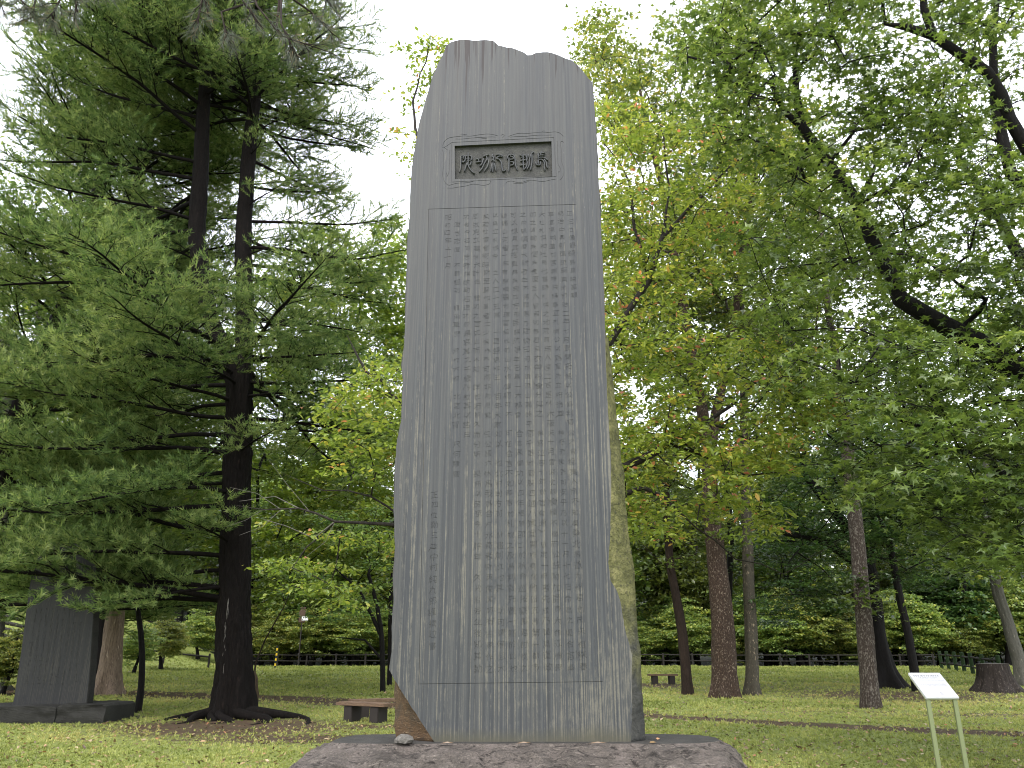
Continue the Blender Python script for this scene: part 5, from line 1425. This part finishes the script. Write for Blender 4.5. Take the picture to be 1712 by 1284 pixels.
for (poly, n_, Y0, Y1, sd, mt, lab, nm, foot) in [
    ([(420, 1000), (410, 700), (440, 480), (520, 380), (640, 370), (740, 420), (760, 700), (740, 900), (560, 1010)], 330, 36, 44, 81, 'yellow_wood_leaf', 'tall bright yellow-green tree filling the space between the pine and the monument', 'yellow_green_tree', 395),
    ([(-200, 900), (-150, 500), (60, 420), (250, 480), (420, 560), (430, 800), (300, 1000), (60, 980)], 260, 34, 44, 82, 'wood_leaf', 'broad green tree standing close behind the pine at the left', 'forking_tree', 70),
    ([(1000, 700), (1020, 420), (1150, 330), (1300, 420), (1330, 640), (1300, 800), (1150, 880), (1040, 860)], 170, 36, 44, 83, 'wood_leaf', 'green tree rising behind the three trunks right of the monument', 'tall_tree', 1215),
    ([(1350, 800), (1400, 560), (1600, 480), (1800, 560), (1850, 900), (1650, 960), (1450, 900)], 220, 34, 46, 84, 'wood_leaf', 'green tree behind the black maple and the stump at the right', 'tall_tree', 1452)]:
    rg_ = np.random.default_rng(sd); g = atx_(foot, (Y0 + Y1) / 2)
    pc = P(foot, 800, (Y0 + Y1) / 2)
    tree(nm, lab, 'tree', [(g, .2), (g.lerp(pc, .3), .17), (g.lerp(pc, .7) + Vector((.2, 0, 0)), .15), (pc, .13)], [], psample(poly, n_, Y0, Y1, rg_, 2.5), M['black_bark'], M[mt], LEAF_FAR, 130, 1.25, .45, .27, seed=sd, flare=.4, seg=1.2, rtip=.012, tint_mu=.5, twigs=0, sides=16)
# understorey shrubs behind the fence and on the bank
LOWS = [('layered shrub with light green leaves behind the far fence', W5)]
k = 0
for (yy, n) in ((67.6, 34), (71.0, 28), (74.5, 26), (81, 22)):
    half = .78 * yy + 3
    for i_ in range(n):
        x = -half + 2 * half * (i_ + .5) / n + rng.uniform(-1.5, 1.5); y = yy + rng.uniform(-.8, .8)
        if x < -24 and yy < 72: continue
        s = rng.uniform(.5, 1.15) if yy < 74 else rng.uniform(.9, 1.4)
        place_tree(W5, 'woodland_shrub', 'leafy shrub with layered light green branches behind the far fence', 'shrub', G2(x, y), rng.uniform(0, 6.28), s, 'shrubs behind the far fence')
for (u, v, s, lab) in [(330, 1110, .55, 'bright leafy bush on the bank just left of the pine trunk'), (270, 1112, .5, 'bright leafy bush on the bank between the small curved tree and the dead trunk'), (225, 1111, .42, 'low leafy bush right beside the dead pale trunk'),
                       (455, 1112, .6, 'bright leafy bush right of the pine trunk by the striped pole'), (520, 1112, .75, 'large layered bush between the pine and the thin forked trees'), (590, 1112, .7, 'layered pale green bush behind the thin forked trees'),
                       (15, 1100, .35, 'low bush on the bank by the left rails')]:
    g = G(u, v); place_tree(W5, 'leafy_bush', lab, 'bush', (g.x, g.y, g.z - .05), rng.uniform(0, 6.28), s, None)

# ------------------------------------------------------------------ fences
def post_mesh(h, r, mat, seed=0):
    V, F4 = tubes([([(0, 0, -.1), (0, 0, h * .5), (0, 0, h - .03), (0, 0, h)], [r * 1.03, r, r, r * .7])], 10)
    n = len(V); V = np.vstack([V, [0, 0, h]]); F3 = [(n - 10 + i_, n - 10 + (i_ + 1) % 10, n) for i_ in range(10)]
    return mesh_np('post', V, F3, F4, [mat], smooth=False)
PM = post_mesh(.95, .075, M['fence_wood']); PMm = post_mesh(1.15, .11, M['mossy_post'])
def fence(pts, label, step, heights, rr=.045, pm=PM, posth=.95, group=None):
    g0 = pts[0]; root = thing('log_fence', label, 'fence', tuple(g0), 0, group)
    L = [0]
    for a, b in zip(pts[:-1], pts[1:]): L.append(L[-1] + (b - a).length)
    n = max(2, int(round(L[-1] / step)) + 1); P_ = []
    for i_ in range(n):
        s_ = L[-1] * i_ / (n - 1); k_ = max(j_ for j_ in range(len(L)) if L[j_] <= s_ + 1e-6); k_ = min(k_, len(pts) - 2)
        t = (s_ - L[k_]) / (L[k_ + 1] - L[k_]); p = pts[k_].lerp(pts[k_ + 1], t); p = Vector((p.x, p.y, gz(p.x, p.y))); P_.append(p)
        obj('post', pm, root, tuple(p - g0))
    for i_ in range(n - 1):
        for h in heights:
            a, b = P_[i_] - g0, P_[i_ + 1] - g0; a = a + Vector((0, 0, h + random.uniform(-.02, .02))); b = b + Vector((0, 0, h + random.uniform(-.02, .02))); m_ = (a + b) / 2 + Vector((0, 0, -.015))
            V, F4 = tubes([([tuple(a), tuple(m_), tuple(b)], [rr, rr * .94, rr])], 8)
            obj('rail', mesh_np('rail', V, None, F4, [M['fence_wood']], smooth=True), root)
def row(us, v): return [G(u, v) for u in us]
fY = 64.5
def atx(u, Y): 
    p = P(u, 1100, Y); return Vector((p.x, Y, gz(p.x, Y)))
fence([atx(1060, fY), atx(1240, fY), atx(1440, fY), atx(1560, fY - 3)], 'dark two-rail log fence along the far edge of the lawn, right of the monument', 2.3, (.42, .86))
fence([atx(1572, 56), atx(1600, 51), atx(1632, 46), atx(1668, 43)], 'moss-topped log fence stepping down behind the information board and the stump', 2.4, (.38, .9), .06, PMm)
fence([atx(415, fY), atx(520, fY), atx(660, fY)], 'dark log fence along the far lawn edge between the pine and the monument', 2.3, (.42, .86))
fence([atx(-60, 47), atx(30, 47), atx(75, 48)], 'two-rail log fence on the grassy bank at the left edge', 1.9, (.5, 1.15), .07)
fence([atx(195, 55), atx(300, 56), atx(350, 57)], 'low leaning rail running through the bushes left of the pine', 2.6, (.75,), .06)

# log steps on the bank at the left
root = thing('log_steps', 'weathered log steps climbing the grassy bank behind the second monument', 'steps', tuple(atx(20, 49)))
for i_ in range(6):
    a = P(-10 + i_ * 3, 1050 - i_ * 6, 52 + i_ * .9); b_ = P(62 - i_ * 4, 1043 - i_ * 6.5, 52 + i_ * .9)
    a.z = max(a.z, gz(a.x, a.y) - .0); b_.z = max(b_.z, gz(b_.x, b_.y) - .0); o0 = Vector(root.location)
    zc_ = (a.z + b_.z) / 2
    V, F4 = tubes([([tuple(Vector((a.x, a.y, gz(a.x, a.y) + .08)) - o0), tuple(Vector((b_.x, b_.y, gz(b_.x, b_.y) + .08)) - o0)], [.13, .12])], 8)
    obj('step_log', mesh_np('step_log', V, None, F4, [M['fence_wood']], smooth=True), root)

# ------------------------------------------------------------------ second monument, in the shade of the pine
def second():
    g = G(90, 1210); Y = g.y; root = thing('second_monument', 'dark weathered stone slab on a long plinth at the left, half hidden by pine', 'monument', (g.x, Y, g.z))
    def q(u, v): p = P(u, v, Y + .55); return (p.x - g.x, p.z - g.z)
    outl = [(20, 1182), (24, 1165), (30, 1125), (36, 1085), (43, 1030), (49, 985), (56, 945), (66, 918), (84, 908), (105, 905), (130, 910), (152, 920), (160, 950), (160, 980), (156, 1025), (152, 1085), (149, 1130), (144, 1178)]
    pts = [q(*p) for p in outl]; pts = [(a + .01 * noise.noise(Vector((b * 4, 1, 1))), b) for a, b in pts]
    n = len(pts); dep = .18
    V = [(x, .55, z) for x, z in pts] + [(x + .02, .57, z) for x, z in pts] + [(x + .06, .55 + dep, z) for x, z in pts]
    F3 = [tuple(t) for t in geometry.tessellate_polygon([[Vector((x, z, 0)) for x, z in pts]])]
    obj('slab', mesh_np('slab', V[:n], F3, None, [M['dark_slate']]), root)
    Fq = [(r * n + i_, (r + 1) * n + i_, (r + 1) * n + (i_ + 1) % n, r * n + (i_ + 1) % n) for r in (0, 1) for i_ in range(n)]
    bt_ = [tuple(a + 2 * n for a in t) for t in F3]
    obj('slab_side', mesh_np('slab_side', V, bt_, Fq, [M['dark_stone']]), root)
    # faint columns of cut characters on the slab
    pth = []
    rr = np.random.default_rng(4)
    for c in range(9):
        for r in range(24):
            s_ = .14 + c * .085; t = .06 + r * .036
            u = (44 - 24 * t) + s_ * (160 - 44 + 10 * (1 - t)) - 18 * 0; v = 1010 + t * 150
            u0 = 46 + (22 - 46) * (v - 1010) / 172; u1 = 157 + (144 - 157) * (v - 1010) / 172
            u = u0 + (u1 - u0) * s_
            if rr.uniform() < .15: continue
            for _ in range(3):
                a = rr.uniform(-2.0, 2.0, 2); d_ = (rr.uniform(1.5, 3.5), rr.uniform(-.8, .8)) if rr.uniform() < .6 else (rr.uniform(-.8, .8), rr.uniform(1.5, 3))
                A_ = q(u + a[0] - d_[0] / 2, v + a[1] - d_[1] / 2); B_ = q(u + a[0] + d_[0] / 2, v + a[1] + d_[1] / 2)
                pth.append(([(A_[0], .549, A_[1]), (B_[0], .549, B_[1])], [.0035, .0035]))
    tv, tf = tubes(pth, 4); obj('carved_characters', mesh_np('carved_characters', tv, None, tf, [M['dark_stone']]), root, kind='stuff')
    # plinth blocks
    def blk(u0, u1, v0, v1, y0, y1, nm, seed):
        A_ = P(u0, v1, Y + y0); B_ = P(u1, v1, Y + y0); T_ = P(u0, v0, Y + y0)
        bm = bmesh.new(); bmesh.ops.create_cube(bm, size=1)
        bmesh.ops.subdivide_edges(bm, edges=bm.edges[:], cuts=9, use_grid_fill=True)
        for vt in bm.verts:
            c = vt.co; x = A_.x + (B_.x - A_.x) * (c.x + .5); y = Y + y0 + (y1 - y0) * (c.y + .5); z = (g.z - .06) + (T_.z - g.z + .06) * (c.z + .5)
            k_ = .045 * noise.noise(Vector((x * 2.2 + seed, y * 2.2, z * 5))) + .02 * noise.noise(Vector((x * 9, y * 9, z * 9)))
            # round the ends off
            e_ = max(0, abs(c.x) - .42) / .08; f_ = max(0, abs(c.z) - .4) / .1
            vt.co = Vector((x - g.x - (.05 * f_ * (1 if c.x > 0 else -1) if e_ > .5 else 0), y - Y + k_ + .05 * e_ * (1 if c.y < 0 else -1) * f_, z - g.z + k_ * .7 * (1 if c.z > .3 else 0)))
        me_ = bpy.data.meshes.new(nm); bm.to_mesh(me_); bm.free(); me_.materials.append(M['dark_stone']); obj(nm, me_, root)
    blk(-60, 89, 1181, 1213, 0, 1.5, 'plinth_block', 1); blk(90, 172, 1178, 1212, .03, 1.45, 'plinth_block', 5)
    blk(70, 208, 1206, 1214, .5, 1.9, 'ledge', 8)
second()

# ------------------------------------------------------------------ benches
def bench(ax, ay, bx, by, wd, h, label, legs=(.2, .78), group=None, planks=3):
    a = Vector((ax, ay, gz(ax, ay))); b = Vector((bx, by, gz(bx, by))); d = (b - a); L = d.length; rz = atan2(d.y, d.x)
    root = thing('bench', label, 'bench', tuple(a), rz, group)
    pw = wd / planks
    for k_ in range(planks):
        m_ = MB().box((L / 2 + random.uniform(-.01, .01), -wd / 2 + pw * (k_ + .5), h - .035), (L, pw - .012, .07)).mesh('plank', M['plank'], .008)
        obj('plank', m_, root)
    for t in legs:
        m_ = MB().box((L * t, 0, (h - .075) / 2 - .03), (.24, wd * .82, h - .075 + .06)).mesh('leg', M['bench_leg'], .012); obj('leg', m_, root)
    return root
a = G(566, 1206); b = G(648, 1211)
bench(a.x, a.y + .25, b.x + .0, b.y + .2, .42, .40, 'low wooden plank bench in front of its angled neighbour, left of the monument', (.24, .78))
bench(a.x + .10, a.y + .75, a.x + 2.3, a.y + 2.1, .36, .41, 'low wooden bench set at an angle behind the other, running behind the monument', (.12, .62, .9))
a = G(1084, 1144); b = G(1133, 1144)
bench(a.x, a.y, b.x, b.y, .42, .42, 'small distant wooden bench on the lawn right of the monument', (.22, .8))

# ------------------------------------------------------------------ cut stump
def stump():
    g = G(1668, 1157); r = sz(36, g); root = thing('tree_stump', 'wide dark cut tree stump with a flaring furrowed foot near the right edge', 'stump', tuple(g))
    H = sz(40, g) * 1.12; V = []; S = 72; R_ = 14
    for i_ in range(R_ + 1):
        t = i_ / R_
        for j_ in range(S):
            a_ = j_ * 2 * pi / S
            lob = abs(sin(4.5 * a_ + .9 * sin(2 * a_))) ** .6; fur = abs(sin(13 * a_ + 2 * noise.noise(Vector((cos(a_), sin(a_), t)))))
            R = r * (.62 + .52 * exp(-t * 3.2) * (.55 + .7 * lob) + .05 * fur * (1 - .3 * t)) * (1 + .05 * noise.noise(Vector((cos(a_) * 3, sin(a_) * 3, t * 3))))
            V.append((cos(a_) * R, sin(a_) * R, H * t - (.08 if i_ == 0 else 0)))
    F4 = [(i_ * S + j_, i_ * S + (j_ + 1) % S, (i_ + 1) * S + (j_ + 1) % S, (i_ + 1) * S + j_) for i_ in range(R_) for j_ in range(S)]
    obj('trunk', mesh_np('trunk', V, None, F4, [bark_mat('stump_bark', (.005, .004, .004), (.028, .022, .018), (.09, .078, .066), (9, 9, 1), .62, 1)], smooth=True), root)
    n = len(V) - S; Vc = V[n:] + [(0, 0, H + .02)]
    obj('cut_top', mesh_np('cut_top', Vc, [(k_, (k_ + 1) % S, S) for k_ in range(S)], None, [M['grey_bark']]), root)
stump()

# ------------------------------------------------------------------ information board
def board():
    z0 = 9.25; # camera depth of the front edge
    def Q(u, v, zc): 
        a_ = (u - CX) / F * zc; b_ = (CY - v) / F * zc; return Vector((a_, zc * cp - b_ * sp_, EYE + zc * sp_ + b_ * cp))
    BLp = Q(1549, 1166, z0); BRp = Q(1604, 1166, z0)
    x0, x1 = BLp.x, BRp.x; w_ = x1 - x0; yb, zb = BLp.y, BLp.z
    run, rise = .36, .27; gx = (x0 + x1) / 2
    tl_ = Vector((0, run, rise)).normalized(); L = hypot(run, rise); ang = atan2(rise, run)
    root = thing('information_board', 'white sloping information board on two metal posts coloured olive for reflected grass, standing on the grass at the right', 'information board', (gx, yb, gz(gx, yb)))
    T0 = Vector((0, 0, zb - gz(gx, yb)))
    R_ = Matrix.Translation(T0) @ Matrix.Rotation(ang, 4, 'X')
    m_ = MB().box((0, L / 2, -.012), (w_, L, .024), R_).mesh('panel', M['sign_white'], .003); obj('panel', m_, root)
    # bevelled white housing under the plate
    v = []; th = .05
    for (sx, sy, zz_) in [(-1, 0, -.0265), (1, 0, -.0265), (1, 1, -.0265), (-1, 1, -.0265), (-.86, .10, -.0265 - th), (.86, .10, -.0265 - th), (.86, .9, -.0265 - th), (-.86, .9, -.0265 - th)]:
        v.append(tuple(R_ @ Vector((sx * w_ / 2, sy * L, zz_))))
    f_ = [(0, 1, 5, 4), (1, 2, 6, 5), (2, 3, 7, 6), (3, 0, 4, 7), (4, 5, 6, 7), (3, 2, 1, 0)]
    obj('housing', mesh_np('housing', v, None, f_, [M['sign_lip']]), root)
    # small unreadable print: rows of broken grey strokes
    mb = MB(); rr = random.Random(5)
    rowsT = [(.86, .05, .78, .02), (.775, .035, .58, .012)] + [(.66 - k_ * .05, .016, .82, .012) for k_ in range(6)]
    for (t, hh, wid, gap) in rowsT:
        x = -wid / 2 + (.03 if t < .7 else 0)
        while x < wid / 2:
            l_ = rr.uniform(.5, 1.1) * hh * 1.0
            mb.box((x * w_, t * L, .0008), (l_ * w_ * .8, hh * L * rr.uniform(.7, 1), .0012), R_)
            x += l_ + gap
    for k_ in range(7):
        a_ = k_ * 2 * pi / 7; mb.box((cos(a_) * .012 + .02, .17 * L + sin(a_) * .012, .0008), (.006, .006, .0012), R_)
    mb.box((.02, .115 * L, .0008), (.05, .003, .0012), R_)
    obj('print', mb.mesh('print', M['sign_ink']), root)
    for sx in (-1, 1):
        H = T0.z - .03 + .02
        yo = .05; ztop = T0.z + yo * rise / run - .06
        m_ = MB().box((sx * w_ * .41, yo, (ztop - .25) / 2), (.052, .03, ztop + .25)).mesh('post', M['sign_post'], .003); obj('post', m_, root)
board()

# ------------------------------------------------------------------ small things
# sapling with its straw-wrapped stem
g = G(425, 1191); root = thing('sapling', 'thin bare sapling bound in dark straw, leaning right beside the pine trunk', 'sapling', tuple(g))
Y = g.y; q_ = lambda u, v: tuple(P(u, v, Y) - g)
tv, tf = tubes([([q_(424, 1192), q_(423, 1165), q_(426, 1135), q_(424, 1122)], [.055, .07, .085, .04]), ([q_(428, 1188), q_(429, 1160), q_(427, 1138)], [.05, .06, .05])], 10)
obj('straw_wrap', mesh_np('straw_wrap', tv, None, tf, [M['straw']], smooth=True), root)
tv, tf = tubes([([q_(424, 1150), q_(427, 1110), q_(443, 1070), q_(460, 1040), q_(477, 1010), q_(490, 975), (q_(500, 950))], [.022, .022, .018, .016, .012, .009, .005]), ([q_(443, 1070), q_(437, 1085), q_(445, 1090)], [.008, .006, .003]), ([q_(477, 1010), q_(470, 985), q_(478, 960)], [.008, .006, .003])], 6)
obj('stem', mesh_np('stem', tv, None, tf, [M['brown_bark']], smooth=True), root)
g = G(300, 1190)
# striped guard pole
g = atx(461, 58); root = thing('striped_pole', 'yellow and black striped pole guard standing in the bushes right of the pine', 'pole', tuple(g))
for k_ in range(9):
    s_ = .17; tv, tf = tubes([([(0.02 * k_ * .3, 0, k_ * s_), (0.02 * (k_ + 1) * .3, 0, (k_ + 1) * s_ - .003)], [.06, .06])], 10)
    obj('stripe', mesh_np('stripe', tv, None, tf, [M['yellow'] if k_ % 2 else M['black']], smooth=True), root)
# board with a white notice in the wood
g = atx(508, 63); root = thing('notice_board', 'small white notice on a reddish board among the bushes far behind the pine', 'notice board', tuple(g))
c = P(510, 1034, 63) - g
obj('board', MB().box((c.x - .25, .03, c.z + .28), (.5, .04, 1.15)).mesh('board', M['red_brown_board'], .01), root)
obj('notice', MB().box((c.x, -.02, c.z), (.5, .03, .3)).mesh('notice', M['paper_white'], .005), root)
obj('post', MB().box((c.x - .25, .09, (c.z + .3) / 2), (.08, .07, c.z + .5)).mesh('post', M['bench_leg'], .005), root)
# scattered larger leaves on the grass
for (u, v, ti, L_, lab) in [(1507, 1275, .62, .16, 'large curled brown leaf on the grass left of the board posts'), (1290, 1258, .95, .10, 'orange leaf on the grass right of the rock base'), (1420, 1195, .95, .13, 'orange-red leaf on the grass below the mottled trunk'),
                            (1690, 1174, .93, .12, 'reddish leaf on the grass near the right edge'), (1530, 1200, .9, .12, 'orange leaf beside the left post of the white board'), (1292, 1250, .7, .09, 'tan leaf on the grass beside the end of the rock base'),
                            (340, 1243, .95, .13, 'orange leaf on the grass below the pine roots'), (150, 1242, .93, .12, 'orange leaf on the grass in front of the second monument'), (507, 1244, .8, .14, 'pale yellow leaf by the left shoulder of the rock base'),
                            (1310, 1233, .85, .12, 'pale tan leaf on the grass right of the base, farther off')]:
    g = G(u, v)
    tv = [(-L_ / 2, 0, .004), (-L_ * .15, L_ * .32, .03), (L_ * .25, L_ * .22, .025), (L_ / 2, 0, .006), (L_ * .2, -L_ * .28, .02), (-L_ * .2, -L_ * .24, .012), (0, 0, .035)]
    o_ = obj('fallen_leaf', mesh_np('fallen_leaf', tv, [(6, i_, (i_ + 1) % 6) for i_ in range(6)], None, [M['litter']], tint=[ti] * 6), loc=(g.x, g.y, g.z + .02)); o_.rotation_euler = (.1, .1, u)
    tag(o_, lab, 'fallen leaf')
